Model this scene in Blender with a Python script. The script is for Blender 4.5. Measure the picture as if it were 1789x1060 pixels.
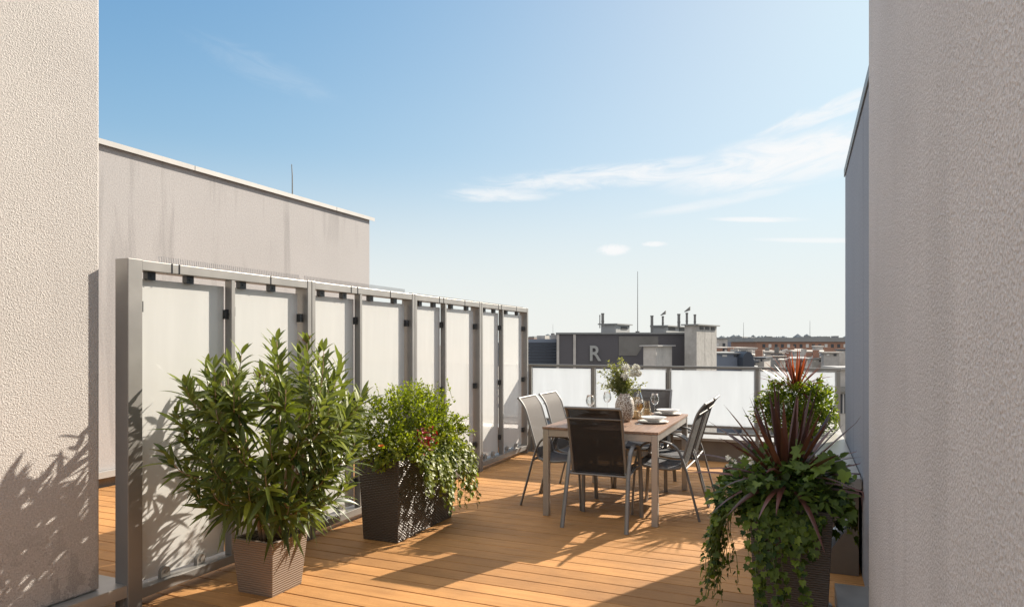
import bpy, math, random
from mathutils import Vector, Matrix, Quaternion
import numpy as np

for o in list(bpy.data.objects):
    bpy.data.objects.remove(o)
scene = bpy.context.scene
COL = scene.collection
R = math.radians
F_PX, CX, HY, H = 1193.0, 894.5, 598.5, 1.45
YAW = R(23.07)
SN, CS = math.sin(YAW), math.cos(YAW)

# ------------------------------------------------------------------ camera
cam = bpy.data.cameras.new("camera")
cam.sensor_width = 36.0
cam.lens = 36.0 * F_PX / 1789.0
cam.shift_y = (HY - 530.0) / 1789.0
cam.clip_start = 0.05
cam.clip_end = 6000
cam_o = bpy.data.objects.new("camera", cam)
cam_o.location = (0, 0, H)
cam_o.rotation_euler = (R(90), 0, YAW)
COL.objects.link(cam_o)
scene.camera = cam_o

# ------------------------------------------------------------------ light
SUN_AZ, SUN_EL = R(25.5), R(29.3)
sun_dir = Vector((math.sin(SUN_AZ) * math.cos(SUN_EL), math.cos(SUN_AZ) * math.cos(SUN_EL), math.sin(SUN_EL)))
sl = bpy.data.lights.new("sun", 'SUN')
sl.energy = 4.4
sl.angle = R(0.53)
sl.color = (1.0, 0.885, 0.74)
so = bpy.data.objects.new("sun", sl)
so.rotation_euler = (-sun_dir).to_track_quat('-Z', 'Y').to_euler()
so.location = (5, 10, 12)
COL.objects.link(so)
scene.view_settings.view_transform = 'Standard'
scene.view_settings.look = 'None'
scene.view_settings.gamma = 1
scene.view_settings.exposure = 1.15
scene.cycles.max_bounces = 10
scene.cycles.transparent_max_bounces = 24
scene.cycles.caustics_reflective = False
scene.cycles.caustics_refractive = False

world = bpy.data.worlds.new("World")
scene.world = world
world.use_nodes = True


class NT:
    """small helper round a node tree"""
    def __init__(s, tree):
        s.t = tree
        s.n = tree.nodes
        s.l = tree.links

    def add(s, kind, ins=None, **props):
        nd = s.n.new(kind)
        for k, v in props.items():
            setattr(nd, k, v)
        if ins:
            for k, v in ins.items():
                if isinstance(v, bpy.types.NodeSocket):
                    s.l.new(v, nd.inputs[k])
                else:
                    nd.inputs[k].default_value = v
        return nd

    def math(s, op, a, b=0.0, c=None, clamp=False):
        nd = s.add('ShaderNodeMath', operation=op, use_clamp=clamp)
        for i, v in enumerate((a, b, c)):
            if v is None:
                continue
            if isinstance(v, bpy.types.NodeSocket):
                s.l.new(v, nd.inputs[i])
            else:
                nd.inputs[i].default_value = v
        return nd.outputs[0]

    def ramp(s, fac, stops):
        nd = s.add('ShaderNodeValToRGB', {'Fac': fac})
        cr = nd.color_ramp
        while len(cr.elements) < len(stops):
            cr.elements.new(0.5)
        for e, (p, c) in zip(cr.elements, stops):
            e.position = p
            e.color = c if len(c) == 4 else (*c, 1)
        return nd.outputs[0]

    def mix(s, fac, a, b, blend='MIX'):
        nd = s.add('ShaderNodeMix', data_type='RGBA', blend_type=blend)
        for i, v in ((0, fac), (6, a), (7, b)):
            if isinstance(v, bpy.types.NodeSocket):
                s.l.new(v, nd.inputs[i])
            else:
                nd.inputs[i].default_value = v if i == 0 or len(v) == 4 else (*v, 1)
        return nd.outputs[2]


SKY_SAT = 1.10
FILL_SKY = (4.6, 4.6, 4.8)  # radiance of the added sky fill outside the view, lifts the shade
SKY_CURVE = ((0.98, 1.85, 0.29), (1.02, 1.60, 0.22), (1.22, 1.38, 0.19))    # gain, power, shoulder per channel


def build_world():
    w = NT(world.node_tree)
    bg = w.n['Background']
    sky = w.add('ShaderNodeTexSky', sky_type='NISHITA', sun_disc=False)
    sky.sun_elevation = SUN_EL
    sky.sun_rotation = SUN_AZ
    sky.altitude = 100
    sky.air_density = 1.0
    sky.dust_density = 1.2
    sky.ozone_density = 2.0
    tc = w.add('ShaderNodeTexCoord')
    sep = w.add('ShaderNodeSeparateXYZ', {0: tc.outputs['Generated']})
    x, y, z = sep.outputs
    az = w.math('MULTIPLY', w.math('ARCTAN2', x, y), 57.2958)
    el = w.math('MULTIPLY', w.math('ARCSINE', z), 57.2958)

    def streak(az0, el0, slope, half_w, half_l, stretch, scale, lo, hi, amount, seed):
        u = w.math('SUBTRACT', az, az0)
        v = w.math('SUBTRACT', w.math('SUBTRACT', el, el0), w.math('MULTIPLY', u, slope))
        cv = w.add('ShaderNodeCombineXYZ', {0: w.math('MULTIPLY', u, 1.0 / stretch), 1: v, 2: seed})
        nz = w.add('ShaderNodeTexNoise', {'Vector': cv.outputs[0], 'Scale': scale * 1.5, 'Detail': 9.0, 'Roughness': 0.62, 'Distortion': 1.1})
        a = w.math('POWER', w.math('DIVIDE', u, half_l), 2.0)
        b = w.math('POWER', w.math('DIVIDE', v, half_w), 2.0)
        g = w.math('SUBTRACT', 1.0, w.math('ADD', a, b), clamp=True)
        m = w.add('ShaderNodeMapRange', {'Value': w.math('ADD', nz.outputs[0], w.math('MULTIPLY', g, 0.32)), 'From Min': lo, 'From Max': hi}, interpolation_type='SMOOTHSTEP')
        gm = w.add('ShaderNodeMapRange', {'Value': g, 'From Min': 0.0, 'From Max': 0.95}, interpolation_type='SMOOTHSTEP')
        return w.math('MULTIPLY', w.math('MULTIPLY', m.outputs[0], gm.outputs[0]), amount)

    cl = [
        # (azimuth, elevation, slope, half width, half length, stretch, scale, low, high, amount, seed)
        streak(-13, 13.6, 0.045, 1.3, 17, 4.5, 0.55, 0.50, 0.92, 0.85, 1.3),
        streak(-1, 14.0, 0.10, 2.6, 12, 3.5, 0.42, 0.46, 0.92, 0.95, 4.7),
        streak(2, 17.2, 0.24, 1.0, 8, 4.0, 0.55, 0.50, 0.92, 0.75, 6.2),
        streak(-24, 12.2, 0.0, 0.8, 6, 4.0, 0.6, 0.46, 0.90, 0.7, 9.1),
        streak(-6, 11.2, 0.13, 0.6, 9, 8.0, 0.6, 0.46, 0.92, 0.5, 11.1),
        streak(-3, 9.6, -0.07, 0.28, 5, 7.0, 0.8, 0.42, 0.86, 0.75, 12.5),
        streak(1, 7.8, -0.07, 0.28, 6, 7.0, 0.8, 0.42, 0.86, 0.65, 15.5),
        streak(-14.6, 7.65, 0.0, 0.6, 1.7, 1.6, 1.5, 0.42, 0.80, 0.9, 17.5),
        streak(-11.3, 8.05, -0.03, 0.3, 1.3, 2.0, 1.6, 0.42, 0.80, 0.8, 19.5),
        streak(-43, 20.6, -0.25, 1.6, 7, 3.5, 0.55, 0.50, 1.05, 0.13, 22.5),
    ]
    tot = cl[0]
    for c in cl[1:]:
        tot = w.math('MAXIMUM', tot, c)
    # the bright part of the sky is softened the way thin high haze does
    hs = w.add('ShaderNodeHueSaturation', {'Saturation': SKY_SAT, 'Value': 1.0, 'Color': sky.outputs[0]})
    sc_ = w.add('ShaderNodeSeparateColor', {0: hs.outputs[0]})
    ch = []
    for i, (gain, pw, sh) in enumerate(SKY_CURVE):
        v = w.math('MULTIPLY', w.math('POWER', sc_.outputs[i], pw), gain)
        ch.append(w.math('DIVIDE', v, w.math('ADD', 1.0, w.math('MULTIPLY', v, sh))))
    cc = w.add('ShaderNodeCombineColor', {0: ch[0], 1: ch[1], 2: ch[2]})
    hz = w.add('ShaderNodeMapRange', {'Value': el, 'From Min': 0.0, 'From Max': 16.0, 'To Min': 0.95, 'To Max': 0.0}, interpolation_type='SMOOTHSTEP')
    c0 = w.mix(hz.outputs[0], cc.outputs[0], (4.05, 4.12, 3.98))
    c1 = w.mix(tot, c0, (4.45, 4.45, 4.45))
    # unseen white fill added to the sky overhead and behind the viewpoint
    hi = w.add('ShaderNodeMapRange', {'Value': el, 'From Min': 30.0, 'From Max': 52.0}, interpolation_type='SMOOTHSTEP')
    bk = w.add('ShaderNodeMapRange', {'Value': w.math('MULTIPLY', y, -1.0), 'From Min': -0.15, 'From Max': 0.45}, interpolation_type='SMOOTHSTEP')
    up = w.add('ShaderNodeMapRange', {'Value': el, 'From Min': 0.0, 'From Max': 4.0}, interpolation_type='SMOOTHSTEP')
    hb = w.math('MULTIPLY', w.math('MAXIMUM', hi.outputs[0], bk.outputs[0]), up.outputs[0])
    c1 = w.mix(hb, c1, FILL_SKY)
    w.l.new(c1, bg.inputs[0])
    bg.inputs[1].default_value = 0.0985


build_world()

# ------------------------------------------------------------------ geometry helpers


def ray(px):
    u = (px - CX) / F_PX
    return Vector((-SN + u * CS, CS + u * SN))


def at(px, t, z=0.0):
    """point at depth t (metres in front of the viewpoint) in the direction of photo column px"""
    r = ray(px)
    return Vector((r.x * t, r.y * t, z))


def zt(py, t):
    return H - (py - HY) * t / F_PX


def yx(px, X):
    r = ray(px)
    return r.y * X / r.x


def xy(px, Y):
    r = ray(px)
    return r.x * Y / r.y


class MB:
    def __init__(s):
        s.v = []
        s.f = []
        s.m = []
        s.a = []      # per vertex random value
        s.cur = 0
        s.r = 0.5

    def add(s, vs, fs):
        b = len(s.v)
        s.v.extend([tuple(p) for p in vs])
        s.a.extend([s.r] * len(vs))
        for f in fs:
            s.f.append(tuple(i + b for i in f))
            s.m.append(s.cur)
        return s

    def box(s, x0, y0, z0, x1, y1, z1):
        return s.add([(x0, y0, z0), (x1, y0, z0), (x1, y1, z0), (x0, y1, z0), (x0, y0, z1), (x1, y0, z1), (x1, y1, z1), (x0, y1, z1)],
                     [(0, 3, 2, 1), (4, 5, 6, 7), (0, 1, 5, 4), (1, 2, 6, 5), (2, 3, 7, 6), (3, 0, 4, 7)])

    def prism(s, pts, z0, z1):
        n = len(pts)
        vs = [(p[0], p[1], z0) for p in pts] + [(p[0], p[1], z1) for p in pts]
        fs = [tuple(reversed(range(n))), tuple(range(n, 2 * n))] + [(i, (i + 1) % n, (i + 1) % n + n, i + n) for i in range(n)]
        return s.add(vs, fs)

    def hull2(s, base, top):
        """loft between two equal rings (counter-clockwise seen from above)"""
        n = len(base)
        return s.add(list(base) + list(top), [tuple(reversed(range(n))), tuple(range(n, 2 * n))] + [(i, (i + 1) % n, (i + 1) % n + n, i + n) for i in range(n)])

    def tube(s, pts, a, b=None, side=Vector((0, 0, 1)), n=8, caps=True, taper=None):
        """a = half width along 'side', b = half width across; pts a polyline"""
        b = b or a
        pts = [Vector(p) for p in pts]
        vs = []
        N = len(pts)
        for i, p in enumerate(pts):
            t = (pts[min(i + 1, N - 1)] - pts[max(i - 1, 0)]).normalized()
            sd = side - t * side.dot(t)
            if sd.length < 1e-4:
                sd = Vector((1, 0, 0)) - t * t.x
            sd.normalize()
            q = t.cross(sd)
            k = 1.0 if taper is None else taper[0] + (taper[1] - taper[0]) * i / (N - 1)
            for j in range(n):
                th = 2 * math.pi * j / n
                vs.append(p + sd * (a * k * math.cos(th)) + q * (b * k * math.sin(th)))
        fs = []
        for i in range(N - 1):
            for j in range(n):
                fs.append((i * n + j, i * n + (j + 1) % n, (i + 1) * n + (j + 1) % n, (i + 1) * n + j))
        if caps:
            fs.append(tuple(reversed(range(n))))
            fs.append(tuple((N - 1) * n + j for j in range(n)))
        return s.add(vs, fs)

    def lathe(s, prof, n=32, c=(0, 0, 0), close=False):
        vs = []
        for (r, z) in prof:
            for j in range(n):
                th = 2 * math.pi * j / n
                vs.append((c[0] + r * math.cos(th), c[1] + r * math.sin(th), c[2] + z))
        fs = []
        m = len(prof)
        for i in range(m - 1):
            for j in range(n):
                fs.append((i * n + j, i * n + (j + 1) % n, (i + 1) * n + (j + 1) % n, (i + 1) * n + j))
        if close:
            fs.append(tuple(reversed(range(n))))
            fs.append(tuple((m - 1) * n + j for j in range(n)))
        return s.add(vs, fs)

    def build(s, name, mat, parent=None, smooth=False, bevel=0, auto=None):
        me = bpy.data.meshes.new(name)
        me.from_pydata(s.v, [], s.f)
        mats = mat if isinstance(mat, (list, tuple)) else [mat]
        for m in mats:
            me.materials.append(m)
        if len(mats) > 1:
            me.polygons.foreach_set('material_index', s.m)
        at_ = me.attributes.new('rnd', 'FLOAT', 'POINT')
        at_.data.foreach_set('value', s.a)
        me.update()
        if smooth:
            me.polygons.foreach_set('use_smooth', [True] * len(me.polygons))
            if auto:
                me.set_sharp_from_angle(angle=R(auto))
        o = bpy.data.objects.new(name, me)
        COL.objects.link(o)
        o.parent = parent
        if bevel:
            b = o.modifiers.new('bevel', 'BEVEL')
            b.width = bevel
            b.segments = 2
            b.limit_method = 'ANGLE'
            b.angle_limit = R(40)
        return o


def tag(o, label=None, cat=None, group=None, kind=None):
    for k, v in (('label', label), ('category', cat), ('group', group), ('kind', kind)):
        if v:
            o[k] = v
    return o


def empty(name, loc=(0, 0, 0), rz=0, **kw):
    o = bpy.data.objects.new(name, None)
    o.location = loc
    o.rotation_euler = (0, 0, rz)
    o.empty_display_size = 0.1
    COL.objects.link(o)
    return tag(o, **kw)


def copy_tree(o, parent=None):
    c = o.copy()
    COL.objects.link(c)
    c.parent = parent
    for ch in [q for q in bpy.data.objects if q.parent == o]:
        copy_tree(ch, c)
    return c


# ------------------------------------------------------------------ materials
M = {}


def new_mat(name):
    m = bpy.data.materials.new(name)
    m.use_nodes = True
    t = NT(m.node_tree)
    return m, t, t.n['Principled BSDF']


def objco(t):
    return t.add('ShaderNodeTexCoord').outputs['Object']


def plain(name, col, rough=0.5, metal=0.0, var=0.08, scale=6.0, bump=0.0, bscale=60.0, spec=0.5):
    m, t, p = new_mat(name)
    oc = objco(t)
    nz = t.add('ShaderNodeTexNoise', {'Vector': oc, 'Scale': scale, 'Detail': 5.0, 'Roughness': 0.6})
    c = t.mix(nz.outputs[0], tuple(max(0, k * (1 - var * 2)) for k in col), tuple(min(1, k * (1 + var * 2)) for k in col))
    t.l.new(c, p.inputs['Base Color'])
    p.inputs['Metallic'].default_value = metal
    rr = t.add('ShaderNodeMapRange', {'Value': nz.outputs[0], 'To Min': max(0.02, rough - 0.08), 'To Max': min(1, rough + 0.08)})
    t.l.new(rr.outputs[0], p.inputs['Roughness'])
    p.inputs['Specular IOR Level'].default_value = spec
    if bump:
        n2 = t.add('ShaderNodeTexNoise', {'Vector': oc, 'Scale': bscale, 'Detail': 4.0})
        b = t.add('ShaderNodeBump', {'Height': n2.outputs[0], 'Strength': 0.6, 'Distance': bump})
        t.l.new(b.outputs[0], p.inputs['Normal'])
    M[name] = m
    return m


def stucco(name, col, grain=90.0, depth=0.004, streaks=0.0, patch=0.06, dirt=0.0, streak_scale=(3.4, 3.4, 0.30), pit=0.86):
    m, t, p = new_mat(name)
    oc = objco(t)
    big = t.add('ShaderNodeTexNoise', {'Vector': oc, 'Scale': 0.9, 'Detail': 6.0, 'Roughness': 0.6})
    c = t.mix(big.outputs[0], tuple(k * (1 - patch * 2) for k in col), tuple(k * (1 + patch * 2) for k in col))
    # vertical weather streaks
    mp = t.add('ShaderNodeMapping', {'Vector': oc, 'Scale': streak_scale})
    st = t.add('ShaderNodeTexNoise', {'Vector': mp.outputs[0], 'Scale': 1.0, 'Detail': 6.0, 'Roughness': 0.55, 'Distortion': 0.4})
    mk = t.add('ShaderNodeTexNoise', {'Vector': oc, 'Scale': 0.55, 'Detail': 3.0})
    mr = t.add('ShaderNodeMapRange', {'Value': mk.outputs[0], 'From Min': 0.40, 'From Max': 0.55, 'To Min': 0.12}, interpolation_type='SMOOTHSTEP')
    s0 = t.add('ShaderNodeMapRange', {'Value': st.outputs[0], 'From Min': 0.53, 'From Max': 0.64, 'To Max': streaks}, interpolation_type='SMOOTHSTEP')
    sf = t.math('MULTIPLY', s0.outputs[0], mr.outputs[0])
    c = t.mix(sf, c, tuple(k * 0.70 for k in col))
    if dirt:
        z = t.add('ShaderNodeSeparateXYZ', {0: oc}).outputs[2]
        dn = t.add('ShaderNodeTexNoise', {'Vector': oc, 'Scale': 7.0, 'Detail': 8.0, 'Roughness': 0.7})
        dz = t.add('ShaderNodeMapRange', {'Value': z, 'From Min': 0.16, 'From Max': 0.65, 'To Min': 1.0, 'To Max': 0.0})
        df = t.math('MULTIPLY', t.math('MULTIPLY', dz.outputs[0], t.math('GREATER_THAN', dn.outputs[0], 0.52)), dirt)
        c = t.mix(df, c, tuple(k * 0.55 for k in col))
    g1 = t.add('ShaderNodeTexNoise', {'Vector': oc, 'Scale': grain, 'Detail': 5.0, 'Roughness': 0.65})
    g2 = t.add('ShaderNodeTexVoronoi', {'Vector': oc, 'Scale': grain * 1.5})
    hgt = t.math('ADD', g1.outputs[0], t.math('MULTIPLY', g2.outputs[0], 0.5))
    gv = t.add('ShaderNodeMapRange', {'Value': g1.outputs[0], 'From Min': 0.32, 'From Max': 0.66, 'To Min': pit, 'To Max': 1.09})
    c = t.mix(1.0, c, gv.outputs[0], 'MULTIPLY')
    t.l.new(c, p.inputs['Base Color'])
    p.inputs['Roughness'].default_value = 0.92
    p.inputs['Specular IOR Level'].default_value = 0.2
    b = t.add('ShaderNodeBump', {'Height': hgt, 'Strength': 0.9, 'Distance': depth})
    t.l.new(b.outputs[0], p.inputs['Normal'])
    M[name] = m
    return m


stucco('stucco_left', (0.525, 0.505, 0.485), 115, 0.0052, 0.15, 0.09, 0.6, (3.4, 3.4, 0.3), 0.70)
stucco('stucco_back', (0.372, 0.362, 0.362), 60, 0.0015, 0.62, 0.05)
stucco('stucco_right', (0.67, 0.67, 0.68), 105, 0.007, 0.28, 0.13, 0, (2.2, 2.2, 0.35), 0.72)
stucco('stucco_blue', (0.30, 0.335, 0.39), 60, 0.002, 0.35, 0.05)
stucco('pebble_base', (0.33, 0.29, 0.25), 110, 0.006, 0.0, 0.06)
plain('galvanised', (0.36, 0.35, 0.33), 0.42, 0.55, 0.07, 9, 0.0004, 180)
plain('frame_metal', (0.27, 0.265, 0.255), 0.42, 0.45, 0.06, 5, 0.0002, 220)
plain('rail_metal', (0.20, 0.20, 0.19), 0.45, 0.5, 0.08, 8)
plain('clip_metal', (0.06, 0.062, 0.065), 0.35, 0.7, 0.1, 30)
plain('spike_steel', (0.45, 0.44, 0.42), 0.35, 0.7, 0.1, 30)
plain('coping_white', (0.36, 0.355, 0.345), 0.45, 0.1, 0.04, 4)
plain('sill_metal', (0.42, 0.41, 0.39), 0.38, 0.5, 0.1, 7, 0.0005, 40)
plain('kerb_render', (0.17, 0.145, 0.12), 0.85, 0, 0.12, 5, 0.002, 120)
plain('soil', (0.045, 0.03, 0.02), 0.95, 0, 0.25, 40, 0.012, 60)
plain('chair_metal', (0.23, 0.228, 0.225), 0.52, 0.5, 0.06, 14, 0.0003, 300)
plain('table_metal', (0.40, 0.375, 0.345), 0.42, 0.5, 0.06, 10, 0.0003, 200)
plain('rubber', (0.02, 0.02, 0.02), 0.7)
plain('porcelain', (0.74, 0.73, 0.70), 0.22, 0, 0.02, 6)
plain('napkin', (0.12, 0.12, 0.13), 0.9, 0, 0.1, 60, 0.001, 400)
plain('steel', (0.6, 0.6, 0.6), 0.2, 1.0, 0.03)
plain('petal_white', (0.80, 0.79, 0.70), 0.7, 0, 0.06, 40)
plain('petal_red', (0.38, 0.012, 0.015), 0.55, 0, 0.2, 30)
plain('petal_orange', (0.72, 0.20, 0.01), 0.6, 0, 0.2, 30)
plain('bark', (0.32, 0.22, 0.14), 0.85, 0, 0.2, 25, 0.004, 90)
plain('green_stem', (0.14, 0.19, 0.05), 0.6, 0, 0.15, 25)
plain('dry_bud', (0.26, 0.13, 0.05), 0.8, 0, 0.25, 60)
plain('candle', (0.75, 0.70, 0.58), 0.5)
plain('pipe_grey', (0.42, 0.43, 0.44), 0.4, 0.2)


def leaf_mat(name, dark, light, under=None, rough=0.45, transl=0.35, spec=0.5):
    m, t, p = new_mat(name)
    a = t.add('ShaderNodeAttribute', attribute_name='rnd').outputs['Fac']
    c = t.ramp(a, [(0.0, dark), (0.6, tuple((d + l) / 2 for d, l in zip(dark, light))), (1.0, light)])
    if under:
        gm = t.add('ShaderNodeNewGeometry').outputs['Backfacing']
        c = t.mix(gm, c, under)
    t.l.new(c, p.inputs['Base Color'])
    p.inputs['Roughness'].default_value = rough
    p.inputs['Specular IOR Level'].default_value = spec
    tr = t.add('ShaderNodeBsdfTranslucent')
    c2 = t.mix(1.0, c, (1.5, 1.6, 0.55), 'MULTIPLY')
    t.l.new(c2, tr.inputs[0])
    mx = t.add('ShaderNodeMixShader', {0: transl, 1: p.outputs[0], 2: tr.outputs[0]})
    t.l.new(mx.outputs[0], t.n['Material Output'].inputs[0])
    M[name] = m
    return m


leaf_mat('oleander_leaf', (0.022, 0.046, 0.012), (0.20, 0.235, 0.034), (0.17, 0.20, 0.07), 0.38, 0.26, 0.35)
leaf_mat('herb_leaf', (0.080, 0.120, 0.014), (0.30, 0.33, 0.024), None, 0.5, 0.42, 0.25)
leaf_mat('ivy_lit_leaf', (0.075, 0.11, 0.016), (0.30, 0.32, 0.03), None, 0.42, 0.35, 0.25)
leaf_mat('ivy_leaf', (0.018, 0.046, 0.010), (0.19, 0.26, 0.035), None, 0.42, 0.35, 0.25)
leaf_mat('broad_leaf', (0.022, 0.052, 0.014), (0.20, 0.29, 0.06), None, 0.42, 0.35, 0.25)
leaf_mat('bush_leaf', (0.035, 0.07, 0.010), (0.22, 0.26, 0.025), None, 0.42, 0.4, 0.25)
leaf_mat('cordyline_leaf', (0.055, 0.022, 0.020), (0.17, 0.065, 0.055), None, 0.34, 0.22, 0.7)
leaf_mat('red_cordyline_leaf', (0.09, 0.022, 0.018), (0.28, 0.05, 0.028), None, 0.36, 0.35, 0.6)
leaf_mat('red_leaf', (0.08, 0.012, 0.014), (0.30, 0.010, 0.014), None, 0.5, 0.2, 0.2)
leaf_mat('eucalyptus_leaf', (0.08, 0.10, 0.035), (0.34, 0.33, 0.13), None, 0.6, 0.35)


def frosted(name, col, transl, rough, coat=0.5):
    m, t, p = new_mat(name)
    oc = objco(t)
    mp = t.add('ShaderNodeMapping', {'Vector': oc, 'Scale': (5.0, 5.0, 0.7)})
    wm = t.add('ShaderNodeTexNoise', {'Vector': mp.outputs[0], 'Scale': 2.0, 'Detail': 6.0, 'Roughness': 0.6})
    cc = t.mix(wm.outputs[0], tuple(k * 0.91 for k in col), tuple(min(.97, k * 1.06) for k in col))
    t.l.new(cc, p.inputs['Base Color'])
    rr = t.add('ShaderNodeMapRange', {'Value': wm.outputs[0], 'From Min': 0.35, 'From Max': 0.7, 'To Min': rough, 'To Max': rough + 0.10})
    t.l.new(rr.outputs[0], p.inputs['Roughness'])
    p.inputs['Specular IOR Level'].default_value = coat
    tr = t.add('ShaderNodeBsdfTranslucent', {0: cc})
    mx = t.add('ShaderNodeMixShader', {0: transl, 1: p.outputs[0], 2: tr.outputs[0]})
    t.l.new(mx.outputs[0], t.n['Material Output'].inputs[0])
    M[name] = m


frosted('screen_glass', (0.75, 0.765, 0.755), 0.30, 0.04, 0.6)
frosted('railing_glass', (0.67, 0.70, 0.73), 0.75, 0.2, 0.4)


def deck_mat():
    m, t, p = new_mat('deck_boards')
    oc = objco(t)
    sep = t.add('ShaderNodeSeparateXYZ', {0: oc})
    a = t.add('ShaderNodeAttribute', attribute_name='rnd').outputs['Fac']
    mp = t.add('ShaderNodeMapping', {'Vector': oc, 'Scale': (1.2, 26.0, 26.0)})
    off = t.add('ShaderNodeVectorMath', {0: mp.outputs[0], 1: t.add('ShaderNodeCombineXYZ', {0: t.math('MULTIPLY', a, 77.0)}).outputs[0]}, operation='ADD')
    g = t.add('ShaderNodeTexNoise', {'Vector': off.outputs[0], 'Scale': 1.6, 'Detail': 8.0, 'Roughness': 0.65})
    blot = t.add('ShaderNodeTexNoise', {'Vector': oc, 'Scale': 1.6, 'Detail': 6.0, 'Roughness': 0.65})
    c = t.ramp(g.outputs[0], [(0.25, (0.43, 0.205, 0.070)), (0.5, (0.54, 0.272, 0.095)), (0.8, (0.63, 0.33, 0.125))])
    bc = t.ramp(a, [(0.0, (0.76, 0.77, 0.79)), (0.5, (0.98, 0.99, 1.0)), (1.0, (1.12, 1.14, 1.16))])
    c = t.mix(1.0, c, bc, 'MULTIPLY')
    bl = t.ramp(blot.outputs[0], [(0.32, (0.72, 0.74, 0.78)), (0.6, (1.06, 1.07, 1.07))])
    c = t.mix(1.0, c, bl, 'MULTIPLY')
    # fine pale dust and scuffs
    du = t.add('ShaderNodeTexNoise', {'Vector': oc, 'Scale': 130.0, 'Detail': 3.0})
    df = t.add('ShaderNodeMapRange', {'Value': du.outputs[0], 'From Min': 0.64, 'From Max': 0.72, 'To Max': 0.35})
    c = t.mix(df.outputs[0], c, (0.55, 0.42, 0.28))
    # grooves every 11.6 mm, running along the board
    ph = t.math('FRACT', t.math('MULTIPLY', sep.outputs[1], 86.0))
    tri = t.math('ABSOLUTE', t.math('SUBTRACT', ph, 0.5))
    gr = t.add('ShaderNodeMapRange', {'Value': tri, 'From Min': 0.20, 'From Max': 0.34}, interpolation_type='SMOOTHSTEP')
    c = t.mix(t.math('MULTIPLY', gr.outputs[0], 0.38), c, (0.20, 0.085, 0.03))
    t.l.new(c, p.inputs['Base Color'])
    p.inputs['Roughness'].default_value = 0.62
    p.inputs['Specular IOR Level'].default_value = 0.35
    hh = t.math('SUBTRACT', t.math('MULTIPLY', g.outputs[0], 0.25), gr.outputs[0])
    b = t.add('ShaderNodeBump', {'Height': hh, 'Strength': 0.7, 'Distance': 0.0016})
    t.l.new(b.outputs[0], p.inputs['Normal'])
    M['deck'] = m


deck_mat()


def ribbed(name, col, pitch_z, depth, rough=0.6, weave=0.0, metal=0.0, col2=None, spec=0.5):
    """horizontal ribs (pot) or a basket weave (planters)"""
    m, t, p = new_mat(name)
    oc = objco(t)
    sep = t.add('ShaderNodeSeparateXYZ', {0: oc})
    h = t.math('ADD', sep.outputs[0], sep.outputs[1])
    nz = t.add('ShaderNodeTexNoise', {'Vector': oc, 'Scale': 14.0, 'Detail': 5.0})
    zz = t.math('MULTIPLY', t.math('ADD', sep.outputs[2], t.math('MULTIPLY', nz.outputs[0], pitch_z * 0.5)), 6.28318 / pitch_z)
    if weave:
        cell = t.math('FLOOR', t.math('MULTIPLY', sep.outputs[2], 1.0 / pitch_z))
        hx = t.math('ADD', t.math('MULTIPLY', h, 6.28318 / weave), t.math('MULTIPLY', cell, math.pi))
        a = t.math('ABSOLUTE', t.math('SINE', t.math('MULTIPLY', sep.outputs[2], math.pi / pitch_z)))
        b_ = t.math('ADD', t.math('MULTIPLY', t.math('SINE', hx), 0.5), 0.5)
        hgt = t.math('MULTIPLY', a, t.math('ADD', t.math('MULTIPLY', b_, 0.5), 0.5))
    else:
        hgt = t.math('ADD', t.math('MULTIPLY', t.math('SINE', zz), 0.5), 0.5)
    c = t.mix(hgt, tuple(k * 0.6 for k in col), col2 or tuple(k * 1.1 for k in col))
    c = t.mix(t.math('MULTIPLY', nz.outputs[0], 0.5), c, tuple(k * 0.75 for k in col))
    t.l.new(c, p.inputs['Base Color'])
    p.inputs['Roughness'].default_value = rough
    p.inputs['Metallic'].default_value = metal
    p.inputs['Specular IOR Level'].default_value = spec
    b = t.add('ShaderNodeBump', {'Height': hgt, 'Strength': 1.0, 'Distance': depth})
    t.l.new(b.outputs[0], p.inputs['Normal'])
    M[name] = m


ribbed('ribbed_pot', (0.27, 0.205, 0.155), 0.0135, 0.0022, 0.6)
ribbed('dark_weave', (0.030, 0.022, 0.018), 0.0125, 0.0035, 0.4, 0.036, 0.0, (0.075, 0.06, 0.05), 0.9)
ribbed('taupe_weave', (0.13, 0.11, 0.095), 0.011, 0.004, 0.5, 0.045)


def mesh_fabric(name, col, thru, sheen=0.3):
    m, t, p = new_mat(name)
    oc = objco(t)
    w1 = t.add('ShaderNodeTexNoise', {'Vector': oc, 'Scale': 420.0, 'Detail': 2.0})
    c = t.mix(w1.outputs[0], tuple(k * 0.7 for k in col), tuple(k * 1.3 for k in col))
    t.l.new(c, p.inputs['Base Color'])
    p.inputs['Roughness'].default_value = 0.7
    p.inputs['Sheen Weight'].default_value = sheen
    p.inputs['Specular IOR Level'].default_value = 0.2
    b = t.add('ShaderNodeBump', {'Height': w1.outputs[0], 'Strength': 0.4, 'Distance': 0.001})
    t.l.new(b.outputs[0], p.inputs['Normal'])
    tp = t.add('ShaderNodeBsdfTransparent')
    mx = t.add('ShaderNodeMixShader', {0: thru, 1: p.outputs[0], 2: tp.outputs[0]})
    t.l.new(mx.outputs[0], t.n['Material Output'].inputs[0])
    M[name] = m


mesh_fabric('sling_back', (0.030, 0.029, 0.030), 0.17, 0.05)
mesh_fabric('sling_front', (0.10, 0.09, 0.083), 0.14, 0.1)
mesh_fabric('sling_seat', (0.05, 0.055, 0.07), 0.15, 0.2)


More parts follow.
